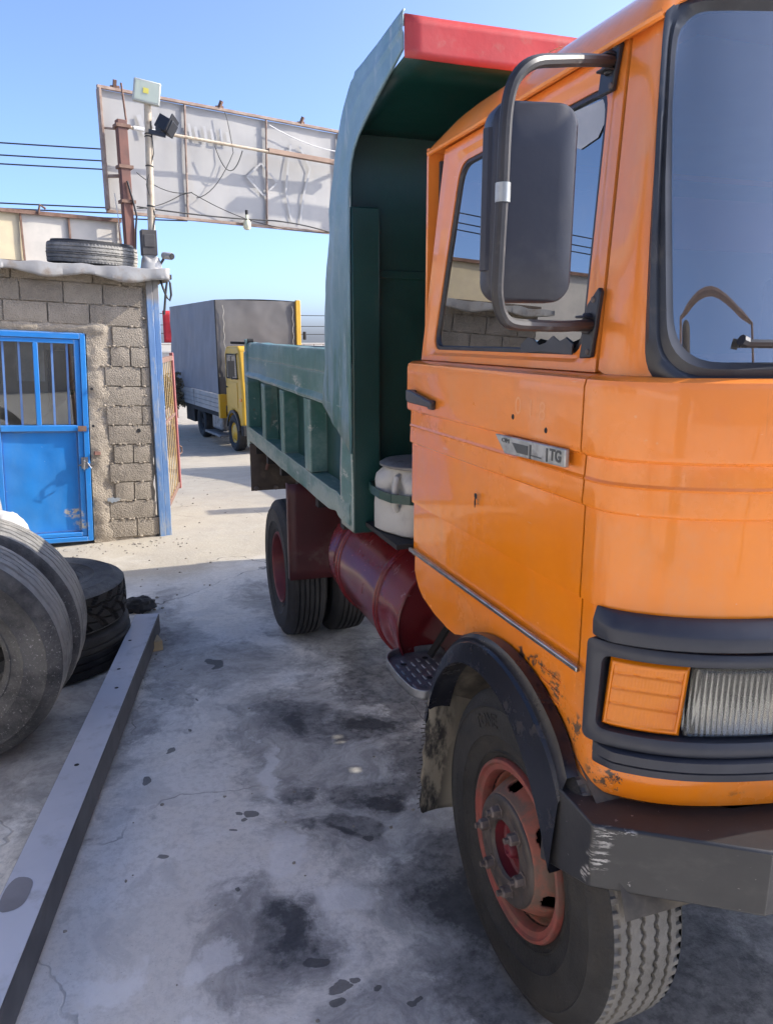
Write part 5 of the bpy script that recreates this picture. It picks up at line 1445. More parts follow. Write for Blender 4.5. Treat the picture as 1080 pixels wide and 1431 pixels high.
def hut_build():
    zc = [2.055 - .17 * k for k in range(13)]
    rnd = random.Random(3); jobs = []
    def row(z0, z1, joints):
        for a, b in zip(joints[:-1], joints[1:]): jobs.append((a + .005, b - .006, z0 + .004, z1 - .006))
    row(2.225, 2.33, [-2.2, -1.85, -1.5, -1.12, -.86, -.50, -.27, -.04])
    row(zc[0], 2.225, [-2.2, -2.0, -1.67, -1.33, -1.06, -.735, -.425, -.115 + .02])
    row(zc[1], zc[0], [-2.2, -1.85, -1.52, -1.19, -.86, -.535, -.10])
    for k in range(2, 13):
        z0 = zc[k]; j = {0: [-.42, -.05], 1: [-.38, -.215, -.06], 2: [-.43, -.13, -.05]}[(k * 7 + k // 3) % 3]
        if k in (11, 12): j = [-.56, -.50, -.43, -.03] if k == 11 else [-.56, -.20, .0]
        if k == 2: j = [-.36, -.07]
        row(z0, zc[k - 1], j)
        row(z0, zc[k - 1], [-2.2, -1.8 - .15 * (k % 2), -1.45])
    for i, (a, b, z0, z1) in enumerate(jobs):
        rough_block(a, b, z0, z1, i + 1, -.010 + rnd.uniform(-.005, .004)).build('block', BLOCK, hut, smooth=25)
    # mortar bed: rough face between and over the blocks, with the door opening left clear
    xs, zs = lin(-2.2, -.035, 110), lin(-.02, 2.33, 118)
    def mf(x, z):
        p = Vector((x, z, 0)); y = .013 + .012 * mnoise.noise(p * 9) + .008 * mnoise.noise(p * 31)
        # hand-plastered strip beside the door and over its head
        pl = max(0, 1 - abs(x + .50) / .15) * (1 if z < 1.90 else 0) * (.30 + .55 * (mnoise.noise(p * 5) + .3))
        ph = max(0, 1 - abs(z - 1.855) / .05) * (1 if x < -.40 else 0)
        y -= .034 * max(0, min(1, 1.6 * pl)) + .024 * ph
        rag = .025 * mnoise.noise(Vector((z * 9, 3, 1))) if x > -.05 else 0
        return (x + rag, y, z)
    mb = MB(); mb.grid(mf, xs, zs, skip=lambda i, j: -1.36 < (xs[i] + xs[i + 1]) / 2 < -.575 and (zs[j] + zs[j + 1]) / 2 < 1.815)
    mb.build('mortar', MORTAR, hut, smooth=60)
    # ragged squeezed-out mortar and broken bits on the pier
    mb = MB()
    for k in range(90):
        z = rnd.uniform(.02, 2.2); x = rnd.uniform(-.45, -.08)
        zz = min(zc + [2.225], key=lambda q: abs(q - z)) if x < -.10 else z
        lump(mb, (x, -.006, zz + rnd.uniform(-.006, .006)), (rnd.uniform(.008, .020), rnd.uniform(.006, .012), rnd.uniform(.005, .012)), k, .5, 2, 5)
    mb.build('mortar_crumbs', MORTAR, hut, smooth=40)['kind'] = 'stuff'
    # body behind
    mb = MB(); mb.box(-2.2, -.04, .165, .175, 1.82, 2.33); mb.box(-.575, -.04, .165, .175, -.1, 1.82); mb.box(-2.2, -1.36, .165, .175, -.1, 1.82)
    mb.box(-.175, -.035, .18, 2.0, -.1, .95); mb.box(-.175, -.035, .18, 2.0, 1.95, 2.33); mb.box(-.175, -.035, .18, .40, .95, 1.95); mb.box(-.175, -.035, 1.7, 2.0, .95, 1.95); mb.box(-2.2, -2.06, .18, 2.0, -.1, 2.33); mb.box(-2.2, -.035, 2.0, 2.12, -.1, 2.33); mb.box(-2.1, -.1, .18, 2.0, -.05, .0)  # unseen opening left in the right wall so sun lights the interior
    mb.build('wall', simple('hut_inner_wall', (.25, .22, .18), (.20, .175, .145), .95, scale=5), hut)
    mb = MB(); mb.box(-1.36, -.575, .02, .16, 1.80, 1.83); mb.build('lintel', MORTAR, hut)
    # a rusty peg, a vent hole, blue paint smear
    mb = MB(); mb.bar((-.545, -.03, .795), (-.495, -.01, .79), .018, .03); mb.build('rusty_peg', RUSTP, hut)
    mb = MB(); mb.lathe([(0, -.001), (.016, -.002), (.020, .004)], (-.165, -.014, .985), (0, 1, 0), 14); mb.build('vent_hole', DARK, hut)
    for x, z in ((-.545, 1.35), (-.545, 1.03)):
        mb = MB(); mb.lathe([(0, -.001), (.011, -.001), (.013, .01)], (x, -.030, z), (0, 1, 0), 10); mb.build('wall_hole', DARK, hut)
    mb = MB(); mb.add([(-.40 + .055 * math.cos(a) * (1 + .5 * mnoise.noise(Vector((math.cos(a) * 2, math.sin(a) * 2, 3)))), -.0165, .37 + .024 * math.sin(a) * (1 + .7 * mnoise.noise(Vector((math.cos(a) * 2.5, math.sin(a) * 2.5, 8))))) for a in lin(0, 2 * math.pi, 37)[:-1]], [tuple(range(36))])
    mb.build('blue_paint_smear', simple('pale_blue_smear', (.22, .26, .30), (.28, .28, .27), .9), hut, smooth=0)
    # tin roof: sheet and its buckled front lip
    mb = MB()
    def wav(x): return .022 * (abs(math.sin(x * 9.3 + .6)) - .5) + .012 * (abs(math.sin(x * 21.7)) - .5) + .016 * mnoise.noise(Vector((x * 23, 1, 0)))
    rt = random.Random(12); xs = [x + rt.uniform(-.014, .014) for x in lin(-2.3, .10, 64)]; xs[-1] = .10
    lipb = lambda x: 2.262 + .022 * math.sin(x * 10.5 + 1.0) + .018 * mnoise.noise(Vector((x * 6, 4, 0)))
    lipt = lambda x: 2.375 + .022 * x + .006 * math.sin(x * 19) + .008 * mnoise.noise(Vector((x * 9, 7, 0)))
    rows = [(.0, 0), (.04, .006), (.30, .010), (.55, .012), (.80, .010), (1.0, .004)]
    def lip(x, k):
        t, b = rows[int(k)]
        return (x, -.155 - b * .6 - .8 * wav(x) * t ** .7, lipt(x) * (1 - t) + lipb(x) * t)
    mb.grid(lip, xs, list(range(6)))
    mb.grid(lambda x, y: (x, y, lipt(x) + .02 * (y + .155) / 2.3), xs, lin(-.155, 2.2, 8))
    mb.grid(lambda y, t: (.10 + .012 * math.sin(y * 20), y, (lipt(.1) + .02 * (y + .155) / 2.3) * (1 - t) + 2.28 * t), lin(-.155, 2.2, 20), [0, 1])
    mb.build('tin_roof', GALV, hut, smooth=14, solid=.004)
    mb = MB(); mb.box(-2.2, -.03, -.06, 2.1, 2.335, 2.36); mb.build('roof_board', simple('old_roof_board', (.13, .10, .075), None, .9), hut)
    # ---- blue metal door
    dr = bpy.data.objects.new('door', None); col.objects.link(dr); dr.parent = hut
    x0, x1 = -1.355, -.580; y0 = .01
    mb = MB()
    mb.box(x1 - .045, x1, y0 - .02, y0 + .05, .005, 1.81); mb.box(x0, x0 + .045, y0 - .02, y0 + .05, .005, 1.81); mb.box(x0 + .045, x1 - .045, y0 - .02, y0 + .05, 1.762, 1.81)
    mb.box(x0 + .045, x1 - .045, y0 - .02, y0 + .05, .005, .045)
    mb.build('frame', BLUE, dr, bevel=.004)
    mb = MB(); mb.box(x1 - .09, x1 - .047, y0 - .008, y0 + .035, .05, 1.758); mb.box(x0 + .047, x0 + .09, y0 - .008, y0 + .035, .05, 1.758)
    mb.box(x0 + .09, x1 - .09, y0 - .008, y0 + .035, 1.722, 1.758); mb.box(x0 + .09, x1 - .09, y0 - .014, y0 + .035, .985, 1.035); mb.box(x0 + .09, x1 - .09, y0 - .010, y0 + .035, .05, .085)
    mb.build('leaf_frame', BLUE, dr, bevel=.004)
    mb = MB(); mb.box(-.988, -.950, y0 - .010, y0 + .035, 1.035, 1.722); mb.build('mullion', BLUE, dr, bevel=.004)
    for x in (-1.215, -1.095, -.845, -.728):
        mb = MB(); mb.bar((x, y0 + .03, 1.03), (x + .004, y0 + .03, 1.73), .017, .012, (0, 1, 0)); mb.build('window_bar', simple('blue_bar_paint', (.10, .20, .42), (.13, .22, .42), .5) if 'blue_bar_paint' not in MATS else MATS['blue_bar_paint'], dr)
    for a, b in ((x0 + .09, -.988), (-.950, x1 - .09)):
        mb = MB(); mb.box(a, b, y0 + .040, y0 + .043, 1.035, 1.722); mb.build('pane', DGLASS, dr, smooth=0)
    mb = MB(); mb.grid(lambda x, z: (x, y0 + .026 + .008 * mnoise.noise(Vector((x * 3, z * 3, 1))) + .004 * mnoise.noise(Vector((x * 9, z * 7, 4))), z), lin(x0 + .085, x1 - .088, 30), lin(.08, .99, 34)); mb.build('panel', BLUE, dr, solid=.003, smooth=60)
    mb = MB(); mb.box(x1 - .075, x1 - .020, y0 - .035, y0 - .02, .66, .76); mb.tube([(x1 - .05, y0 - .05, .74), (x1 - .05, y0 - .075, .74), (x1 - .055, y0 - .075, .66), (x1 - .055, y0 - .045, .64)], .007, 8); mb.bar((x1 - .10, y0 - .03, .69), (x1 + .03, y0 - .03, .70), .018, .012)
    mb.tube([(x1 - .06, y0 - .04, .73), (x1 - .03, y0 - .10, .72), (x1 + .0, y0 - .09, .67)], .004, 6)
    mb.build('handle', CHROME, dr)
    mb = MB(); mb.box(x1 - .088, x1 - .02, y0 - .030, y0 - .0205, .985, 1.03); mb.build('latch', RUSTF, dr)
hut_build()
def in_hut(x, y, z): return hut.matrix_basis @ Vector((x, y, z))
bpy.context.view_layer.update()
HM = hut.matrix_world.copy()
def hut_thing(mb, name, m, label, cat, **k):
    o = mb.build(name, m, None, **k); o.matrix_world = HM; return tag(o, label, cat)
mb = MB(); mb.prism([(-.98, .22, .90), (-.60, .22, .90), (-.60, .22, 1.30), (-.66, .22, 1.30), (-.98, .22, 1.02)], (0, .025, 0)); mb.bar((-1.0, .215, 1.02), (-.62, .215, 1.31), .02, .018)
hut_thing(mb, 'wooden_board', WOOD, 'pale sloping wooden board behind the right pane of the blue door', 'board')
mb = MB(); mb.prism([(-.86, .50, .8), (-.66, .50, .8), (-.665, .48, 1.62), (-.70, .48, 1.66), (-.85, .48, 1.66)], (0, .16, 0))
hut_thing(mb, 'cardboard_box', CARD, 'tall brown cardboard box standing inside the hut behind the sloping board', 'box', bevel=.006)
mb = MB(); mb.box(-1.10, -.86, .9, .92, 1.36, 1.72); hut_thing(mb, 'notice', WHITEB, 'pale paper notice hung inside the hut behind the mullion', 'notice')
mb = MB(); mb.lathe([(0, .9), (.085, .9), (.09, .92), (.09, 1.32), (.075, 1.38), (.03, 1.42), (.03, 1.47), (0, 1.47)], (-.60, .36, 0), (0, 0, 1), 24)
j = hut_thing(mb, 'reflection_jug', WHITEP, 'white jug shape standing in for a white reflection at the right end of the pane', 'jug', smooth=40)  # jug shape added in place of a white reflection in the glass
mb = MB(); mb.lathe([(.0915, 1.27), (.0915, 1.32)], (-.60, .36, 0), (0, 0, 1), 24); mb.build('label_band', GREENB, j)
mb = MB(); mb.box(-1.35, -.4, .2, .75, .84, .88); hut_thing(mb, 'workbench', CARD, 'brown bench top inside the hut under the window', 'bench')

# roof tyre
mb = MB(); tyre_mesh(mb, (0, 0, 0), (0, 0, 1), .375, .19, .22, 'zigzag', 300, 40, .008)
o = mb.build('roof_tyre', [RUB_REAR, RUB_OLD2], None, smooth=45); o.location = in_hut(-.455, .34, 2.39); o.rotation_euler = (R(3), R(3), 0)
tag(o, 'worn tyre lying flat on the tin roof of the hut', 'tyre')

# ------------------------------------------------------------------ blue gate post with lamps and camera
gp = empty('gate_post', (.192, 7.10, 0), R(8), R(.6)); tag(gp, 'worn blue steel gate post at the hut corner carrying a lamp pole', 'post')
mb = MB(); mb.box(.0, .055, -.03, .075, -.02, 2.30); mb.box(.0575, .108, -.02, .085, -.02, 2.30); mb.build('channel', POSTB, gp, bevel=.004)
mb = MB(); mb.box(.002, .106, -.02, .07, 2.30, 2.50); mb.build('grey_sleeve', simple('whitewashed_steel', (.30, .29, .28), (.22, .215, .21), .8, scale=9), gp, bevel=.003)
mb = MB(); mb.box(-.006, .118, -.028, .085, 2.495, 2.70); mb.box(.01, .10, -.034, -.029, 2.56, 2.66); mb.build('junction_box', GREYBOX, gp, bevel=.004)
mb = MB(); mb.grid(lambda a, t: (.055 + (.085 + .035 * t) * math.cos(a), .02 + (.085 + .04 * t) * math.sin(a), 2.47 - .16 * t + .012 * math.sin(a * 5)), lin(R(-150), R(60), 20), lin(0, 1, 5)); mb.build('tin_wrap', GALV, gp, solid=.003)
mb = MB(); P = [(.13, 0, 2.30), (.15, -.02, 2.22), (.175, -.02, 2.15), (.20, -.02, 2.12), (.215, -.02, 2.17), (.21, -.02, 2.27), (.19, -.02, 2.31), (.17, -.02, 2.20), (.155, -.02, 2.08), (.145, -.02, 2.00)]
mb.tube(P, .010, 8); mb.build('cable_loop', CABLE, gp)
mb = MB(); mb.box(.18, .225, -.03, .03, 2.30, 2.34); mb.build('cable_clip', GREYBOX, gp)
mb = MB(); mb.lathe([(0, .0), (.020, .0), (.030, .012), (.030, .11), (0, .11)], (.225, -.10, 2.485), (-.5, .9, .12), 16)
cm = mb.build('camera', simple('camera_housing', (.30, .29, .27), None, .5), gp, smooth=40)
mb = MB(); mb.lathe([(0, -.002), (.024, -.002), (.026, .003)], (.225, -.10, 2.485), (-.5, .9, .12), 16); mb.build('lens', DARK, cm)
mb = MB(); mb.tube([(.17, .0, 2.47), (.14, .02, 2.42), (.10, .03, 2.42)], .012, 8); mb.build('camera_arm', GREYBOX, cm)
lp_ = empty('lamp_pole', (.300, 7.17, 2.62), 0, R(2.0)); tag(lp_, 'slim cream rusty pole with two floodlights above the gate post', 'lamp pole')
mb = MB(); mb.tube([(0, 0, 0), (0, 0, 1.08)], .030, 12); mb.build('pole', CREAMP, lp_)
mb = MB()
for z, a in ((.28, 0), (.60, 1), (.83, 2), (.85, 2.2)): mb.lathe([(.031, -.006), (.035, 0), (.031, .006)], (0, 0, z), (.05, .06 * a, 1), 12)
mb.tube([(.02, -.03, .95), (.036, -.02, .7), (-.03, -.025, .45), (.034, -.02, .2), (.0, -.035, 0)], .005, 6); mb.build('wire_tie', CABLE, lp_)
mb = MB(); mb.obox((-.005, -.035, 1.165), (.108, .0, -.012), (.0, .022, .0), (.010, 0, .088))
fl_ = mb.build('floodlight', LAMPG, lp_, bevel=.010)
mb = MB(); mb.obox((-.005, -.0585, 1.165), (.092, 0, -.010), (0, .0008, 0), (.008, 0, .072)); mb.build('front_glass', LAMPF, fl_)
mb = MB(); mb.obox((-.012, -.061, 1.170), (.022, 0, -.003), (0, .001, 0), (.002, 0, .020)); mb.build('led_chip', LED, fl_)
mb = MB(); mb.obox((.145, -.01, .93), (.052, -.025, -.030), (.024, .040, -.015), (.026, -.0, .05)); mb.obox((.19, -.03, .93), (.006, -.004, .0), (.03, .055, -.02), (.032, 0, .066))
f2 = mb.build('floodlight', BLACK, lp_, bevel=.005)
mb = MB(); mb.bar((0, -.02, .87), (.14, -.02, .855), .03, .035); mb.lathe([(0, -.02), (.03, -.02), (.03, .02), (0, .02)], (.085, -.02, .90), (0, 1, 0), 12); mb.build('lamp_bracket', BLACK, f2)

# ------------------------------------------------------------------ swung-open gate leaf
gate = empty('gate_leaf', (.262, 7.30, -.02), R(81.2)); tag(gate, 'open barred metal gate leaf with yellow bars and pinkish end frame', 'gate')
LG = 1.52
mb = MB(); mb.box(LG - .05, LG + .03, -.02, .02, .14, 1.66); mb.build('end_frame', PINKP, gate, bevel=.004)
mb = MB(); mb.box(0, LG - .07, -.02, .02, 1.58, 1.63); mb.box(0, LG - .07, -.012, .012, .17, .22); mb.box(0, .05, -.02, .02, .14, 1.58); mb.box(.05, LG - .07, -.012, .012, .98, 1.01); mb.build('rail', RUSTF, gate, bevel=.003)
for k in range(8):
    x = .14 + k * (LG - .30) / 7
    mb = MB(); mb.tube([(x, 0, .20), (x, 0, 1.60)], .0055, 8); mb.build('bar', YELB, gate)
mb = MB()
for k in range(6):
    x = .2 + k * .21
    for z in (.92, 1.07): mb.lathe([(.045 + .004 * math.cos(a), .004 * math.sin(a)) for a in lin(0, 2 * math.pi, 7)], (x, -.0, z), (0, 1, 0), 16)
mb.build('scroll_ring', RUSTF, gate)['kind'] = 'stuff'
mb = MB(); mb.tube([(LG + .03, -.02, .62), (LG + .08, -.04, .60), (LG + .09, -.04, .54), (LG + .04, -.02, .52)], .008, 6); mb.build('pull_ring', RUSTF, gate)

# ------------------------------------------------------------------ sign over the gateway, seen from behind
sg = empty('gate_sign', (-.099, 8.5, 0), R(18)); tag(sg, 'large bleached sign over the gateway seen from its back', 'sign')
mb = MB(); xs = lin(.055, 5.2, 60)
mb.grid(lambda x, z: (x, .015 * mnoise.noise(Vector((x * 1.5, z * 1.5, 0))) + .008 * mnoise.noise(Vector((x * 6, z * 3, 2))), z), xs, lin(3.045, 4.155, 16))
sheet = mb.build('sign_sheet', SIGN, sg, smooth=60)
SFR = simple('bleached_frame_paint', (.25, .17, .13), (.33, .25, .20), .8, scale=14)
def sframe(name, a, b, w, h, m=SFR):
    mb = MB(); mb.bar(a, b, w, h, (0, -1, 0)); return mb.build(name, m, sg, bevel=.003)
sframe('top_rail', (.03, -.03, 4.17), (5.2, -.03, 4.175), .03, .035); sframe('bottom_rail', (.03, -.03, 3.035), (5.2, -.03, 3.03), .03, .032)
sframe('end_rail', (.045, -.03, 3.05), (.045, -.03, 4.155), .025, .09)
for x in (.905, 1.85, 2.80, 3.75, 4.7): sframe('upright', (x - .02, -.028, 3.05), (x + .01, -.028, 4.155), .016, .025)
for x, dx in ((.20, .0), (1.30, .02), (2.30, .02)):
    mb = MB(); mb.bar((x, -.03, 4.18), (x + dx, -.06, 4.25), .03, .03); mb.bar((x - .04, -.03, 4.19), (x + .05, -.03, 4.20), .02, .02); mb.build('lug', RUSTF, sg)
sframe('short_strut', (.05, -.05, 3.80), (.24, -.16, 3.785), .018, .02); sframe('short_strut', (.06, -.05, 3.36), (.24, -.14, 3.37), .03, .03)
mb = MB(); mb.tube([(.21, -.20, 4.19), (.235, -.20, 3.85)], .010, 6); mb.build('stay_rod', RUSTF, sg)
# cream pipe and brown channel in front of the sign sheet
mb = MB(); mb.tube([(.25, -.22, 3.80), (1.0, -.21, 3.795), (1.86, -.20, 3.785)], .016, 8); mb.build('cream_pipe', CREAMP, sg)
mb = MB(); mb.tube([(.29, -.225, 3.80), (.55, -.22, 3.797)], .020, 8); mb.build('white_sleeve', WHITEP, sg)
mb = MB(); mb.bar((1.78, -.19, 3.80), (2.9, -.18, 3.79), .05, .06, (0, -1, 0)); mb.build('brown_channel', simple('brown_channel_paint', (.30, .20, .14), (.24, .155, .11), .7), sg, bevel=.004)
# faded lettering strokes that show through the sheet in reverse
PALEM = simple('pale_show_through', (.345, .34, .33), (.30, .295, .29), .6)
def ghost(pts, w=.025):
    mb = MB()
    for a, b in zip(pts[:-1], pts[1:]):
        a, b = np.array(a), np.array(b); dv = (b - a) / max(1e-6, np.linalg.norm(b - a)); nn = np.array([-dv[1], dv[0]]) * w / 2
        q = [a - nn, b - nn, b + nn, a + nn]; mb.add([(p[0], -.028, p[1]) for p in q], [(0, 1, 2, 3)])
    mb.build('show_through_mark', PALEM, sg, smooth=0)
ghost([(1.60, 3.54), (1.78, 3.70), (1.98, 3.52), (1.80, 3.36), (1.60, 3.54)], .02)
ghost([(2.17, 3.95), (2.12, 3.7), (2.09, 3.45), (2.13, 3.2), (2.16, 3.12)], .025); ghost([(2.28, 3.95), (2.42, 3.72), (2.33, 3.45), (2.28, 3.2), (2.27, 3.1)], .025)
for x in (.42, .56): ghost([(x, 3.98), (x + .06, 3.80)], .05)
for k, x in enumerate((.95, 1.02, 1.12, 1.20, 1.30, 1.38)): ghost([(x, 3.98 - .02 * (k % 2)), (x + .02, 3.84)], .03)
ghost([(.95, 3.84), (1.14, 3.83)], .025); ghost([(1.20, 3.83), (1.40, 3.85)], .025)
# red oxide post carrying the sign
rp = empty('sign_post', (.135, 8.38, 0), R(18)); tag(rp, 'red oxide steel post behind the hut holding up the gateway sign', 'post')
mb = MB(); mb.box(-.047, .047, -.045, .045, 0, 3.86); mb.build('column', RUSTP, rp, bevel=.005)
for z in (3.79, 3.42, 3.10): mb = MB(); mb.box(-.065, .075, -.058, .06, z, z + .03); mb.build('clamp', RUSTF, rp)
mb = MB(); mb.tube([(.0, -.06, 3.30), (.04, -.07, 3.12), (.07, -.06, 2.98), (.05, -.06, 2.85), (.03, -.06, 2.6), (.02, -.06, 2.3)], .010, 6); mb.build('post_cable', CABLE, rp)
mb = MB(); mb.box(2.9, 3.0, .1, .2, 0, 3.1); mb.box(4.9, 5.0, .1, .2, 0, 3.1)
# added frame hidden behind the truck; its bar and arms shadow the sign
of = empty('sign_shadow_frame', (-.099, 8.5, 0), R(18)); tag(of, 'added hidden frame with curved arms that casts shadows on the sign', 'shadow frame')
mb = MB(); mb.bar((3.45, -.95, 4.75), (5.9, -.95, 4.75), .07, .07); mb.build('shadow_bar', RUSTF, of)
for x in (3.75, 4.70, 5.65):
    mb = MB(); mb.tube([(x, -.95, 4.78), (x - .03, -.95, 4.60), (x + .04, -.95, 4.38), (x + .14, -.93, 4.24)], .03, 8); mb.build('shadow_arm', RUSTF, of)
    mb = MB(); mb.tube([(x, -.95, 4.75), (x, -.03, 4.17)], .02, 6); mb.build('tie_rod', RUSTF, of)
# dangling wires along the sign
def sag(a, b, s_, n=16): return [Vector(a).lerp(Vector(b), t) - Vector((0, 0, s_ * 4 * t * (1 - t))) for t in lin(0, 1, n)]
SM = Matrix.Translation((-.099, 8.5, 0)) @ Matrix.Rotation(R(18), 4, 'Z')
def wire(path, label, r=.0045, cat='cable', group='wires along the gateway sign', m=CABLE):
    mb = MB(); mb.tube([SM @ Vector(p) for p in path], r, 6); return tag(mb.build('cable', m, None), label, cat, group)
wire(sag((.30, -.2, 3.40), (.92, -.06, 3.30), .07) + sag((.92, -.06, 3.30), (1.6, -.06, 3.08), .02)[1:] + sag((1.6, -.06, 3.08), (2.9, -.06, 3.06), .05)[1:], 'black wire from the red post dipping past the first upright of the sign')
wire(sag((.28, -.2, 3.08), (1.9, -.07, 3.10), .02) + sag((1.9, -.07, 3.10), (2.9, -.07, 2.98), -.03)[1:], 'black wire along the bottom edge of the sign', .008)
wire(sag((.28, -.2, 3.06), (.80, -.07, 3.26), .03) + [(.93, -.07, 3.30)], 'thin wire rising from the sign corner to the first upright', .005)
wire(sag((1.20, -.1, 3.78), (1.52, -.1, 3.78), .22) , 'thin loose wire looped under the cream pipe on the sign', .005)
wire(sag((1.35, -.06, 4.15), (1.42, -.08, 3.75), -.05, 8) + sag((1.42, -.08, 3.75), (.98, -.06, 3.25), .10, 10)[1:], 'thin wire hanging from the sign top rail down to its lower edge', .0045)
wire(sag((1.88, -.06, 4.10), (2.9, -.06, 3.95), .05), 'pale thin wire below the top rail right of the second upright', .005, m=WHITEP)
wire(sag((.10, -.1, 3.20), (.16, -.1, 2.45), .0, 6), 'pale thin wire dangling behind the roof tyre', .005, m=WHITEP)
bl = empty('light_bulb', SM @ Vector((1.55, -.08, 3.10))); tag(bl, 'pale bulb hanging from the wire at the sign bottom edge', 'bulb')
mb = MB(); mb.lathe([(0, -.13), (.03, -.125), (.045, -.10), (.045, -.06), (.03, -.03), (.018, -.01), (.018, .03), (0, .03)], (0, 0, 0), (0, 0, 1), 16); mb.build('globe', simple('bulb_globe', (.72, .70, .50), (.68, .66, .45), .25), bl)
mb = MB(); mb.tube([(0, 0, .02), (0, 0, .08)], .016, 8); mb.build('socket', DARK, bl)
# lower beige hoarding at left, behind the roof
hb = empty('hoarding', (-.099, 8.5, 0), R(18)); tag(hb, 'low beige hoarding with panels behind the tin roof of the hut', 'hoarding')
for a, b, m in ((-3.6, -1.9, None), (-1.9, -.78, simple('cream_panel', (.56, .47, .30), (.5, .42, .28), .7)), (-.775, -.345, simple('beige_panel', (.50, .46, .40), (.44, .41, .36), .7)), (-.34, .16, None)):
    mb = MB(); mb.grid(lambda x, z: (x, .012 * mnoise.noise(Vector((x * 3, z * 3, 5))), z), lin(a, b, 10), lin(2.2, 2.95, 6)); mb.build('panel', m or MATS['beige_panel'] if 'beige_panel' in MATS else SIGN, hb, smooth=60)
mb = MB(); mb.bar((-3.6, -.03, 2.965), (.17, -.03, 2.955), .035, .03, (0, -1, 0)); mb.build('top_rail', RUSTF, hb)
for x in (-.775, -.34, .15): mb = MB(); mb.bar((x, -.02, 2.2), (x, -.02, 2.95), .016, .02, (0, -1, 0)); mb.build('stile', RUSTF, hb)
mb = MB(); mb.tube([(-.62, -.05, 2.95), (-.60, -.05, 3.03), (-.55, -.05, 3.0)], .012, 6); mb.build('lug', RUSTF, hb)

# ------------------------------------------------------------------ yellow box truck beyond the gate
bt = empty('box_truck', (2.30, 17.8, -.8), R(9)); tag(bt, 'yellow cab truck with tall grey tarpaulin box parked beyond the gate', 'truck')
def part(name, m, fn, parent=bt, **k):
    mb = MB(); fn(mb); return mb.build(name, m, parent, **k)
W2 = 2.08
part('tarp_box', TARP, lambda m: m.grid(lambda x, z: (x, .80 + -.0 + .018 * mnoise.noise(Vector((x * 2, z * 2, 1))) + .006 * mnoise.noise(Vector((x * 5 + z * 2, z * 5 - x * 2, 1))), z), lin(-.08, W2 - .08, 40), lin(1.25, 3.47, 40)), smooth=60)
def tside(m):
    m.grid(lambda y, z: (-.08 + .03 * mnoise.noise(Vector((y * 1.5, z * 1.5, 3))) + .015 * mnoise.noise(Vector((y * 4 + z, z * 2.5, 3))), y, z), lin(.8, 5.7, 60), lin(1.27, 3.47, 30))
    m.grid(lambda y, z: (W2 - .08, y, z), lin(.8, 5.7, 6), lin(1.27, 3.47, 4))
    m.grid(lambda x, y: (x, y, 3.47 + .03 * math.sin(math.pi * (x + .08) / W2)), lin(-.08, W2 - .08, 8), lin(.8, 5.7, 10))
part('tarp_side', TARPS, tside, smooth=60)
part('tarp_seam', DARK, lambda m: m.bar((-.085, .79, 1.25), (-.085, .79, 3.46), .05, .02))
ROPE = simple('rope', (.45, .42, .36), None, .9)
for x in (.10, W2 - .24): part('lacing_rope', ROPE, lambda m: m.tube([(x + .012 * math.sin(z * 22), .765, z) for z in lin(1.5, 3.35, 60)], .009, 5))
part('dropside', SIDEB, lambda m: [m.box(-.10, -.06, .85 + k * 2.42, 3.2 + k * 2.42, .84 + r * .107, .84 + r * .107 + .098) for k in (0, 1) for r in range(4)])
part('bed_frame', DARK, lambda m: (m.box(-.06, W2 - .1, .85, 5.68, .72, .84), m.box(.45, .6, -.6, 5.6, .45, .72), m.box(1.4, 1.55, -.6, 5.6, .45, .72), m.box(-.02, .25, 3.6, 4.5, .35, .72)))
part('front_board', YELT, lambda m: (m.box(-.10, .06, .74, .86, .70, 1.28), m.box(W2 - .16, W2 - .04, .74, .82, 1.0, 3.5), m.box(0.06, W2 - .16, .76, .84, 1.0, 1.27)), bevel=.01)
part('board_hook', DARK, lambda m: m.box(W2 + .02, W2 + .10, .74, .8, 2.55, 2.75), bevel=.02)
# cab
def cabshape(m):
    pts = [(.55, .62), (.55, 2.28), (.45, 2.40), (-.40, 2.42), (-.55, 2.34), (-.66, 1.62), (-.70, 1.30), (-.70, .62)]
    arch_ = [(-.45, .62), (-.42, .76), (-.30, .90), (0, .96), (.30, .88), (.42, .74), (.45, .62)]
    m.prism([(.02, y, z) for y, z in pts + arch_], (W2 - .2, 0, 0))
cb = part('cab', YELT, cabshape, bevel=.05, seg=3)
dd = part('door', YELT, lambda m: m.box(.008, .018, -.38, .48, 1.02, 1.60), cb, bevel=.006)
part('door_handle', DARK, lambda m: m.box(-.01, .010, .36, .44, 1.46, 1.49), dd)
part('side_window', GLASS, lambda m: m.prism([(.012, y, z) for y, z in [(.40, 1.70), (.38, 2.22), (-.36, 2.22), (-.42, 1.70)]], (.004, 0, 0)), cb, smooth=0)
part('window_seal', DARK, lambda m: [m.bar((.011, *a), (.011, *b), .03, .012, (1, 0, 0)) for a, b in zip([(.41, 1.69), (.39, 2.23), (-.37, 2.23), (-.43, 1.69)], [(.39, 2.23), (-.37, 2.23), (-.43, 1.69), (.41, 1.69)])], cb)
part('windscreen', GLASS, lambda m: m.prism([(x, y, z) for x, y, z in [(.14, -.668, 1.66), (W2 - .32, -.668, 1.66), (W2 - .36, -.575, 2.26), (.18, -.575, 2.26)]], (0, -.006, 0)), cb, smooth=0)
part('headlight', WHITEP, lambda m: m.lathe([(0, .02), (.09, .01), (.10, 0)], (.24, -.70, .95), (0, -1, 0), 16), cb)
part('indicator', AMBER, lambda m: m.box(.0, .03, -.66, -.56, 1.20, 1.26), cb)
part('bumper', DARK, lambda m: m.box(-.02, W2 - .14, -.80, -.66, .42, .66), bt, bevel=.02)
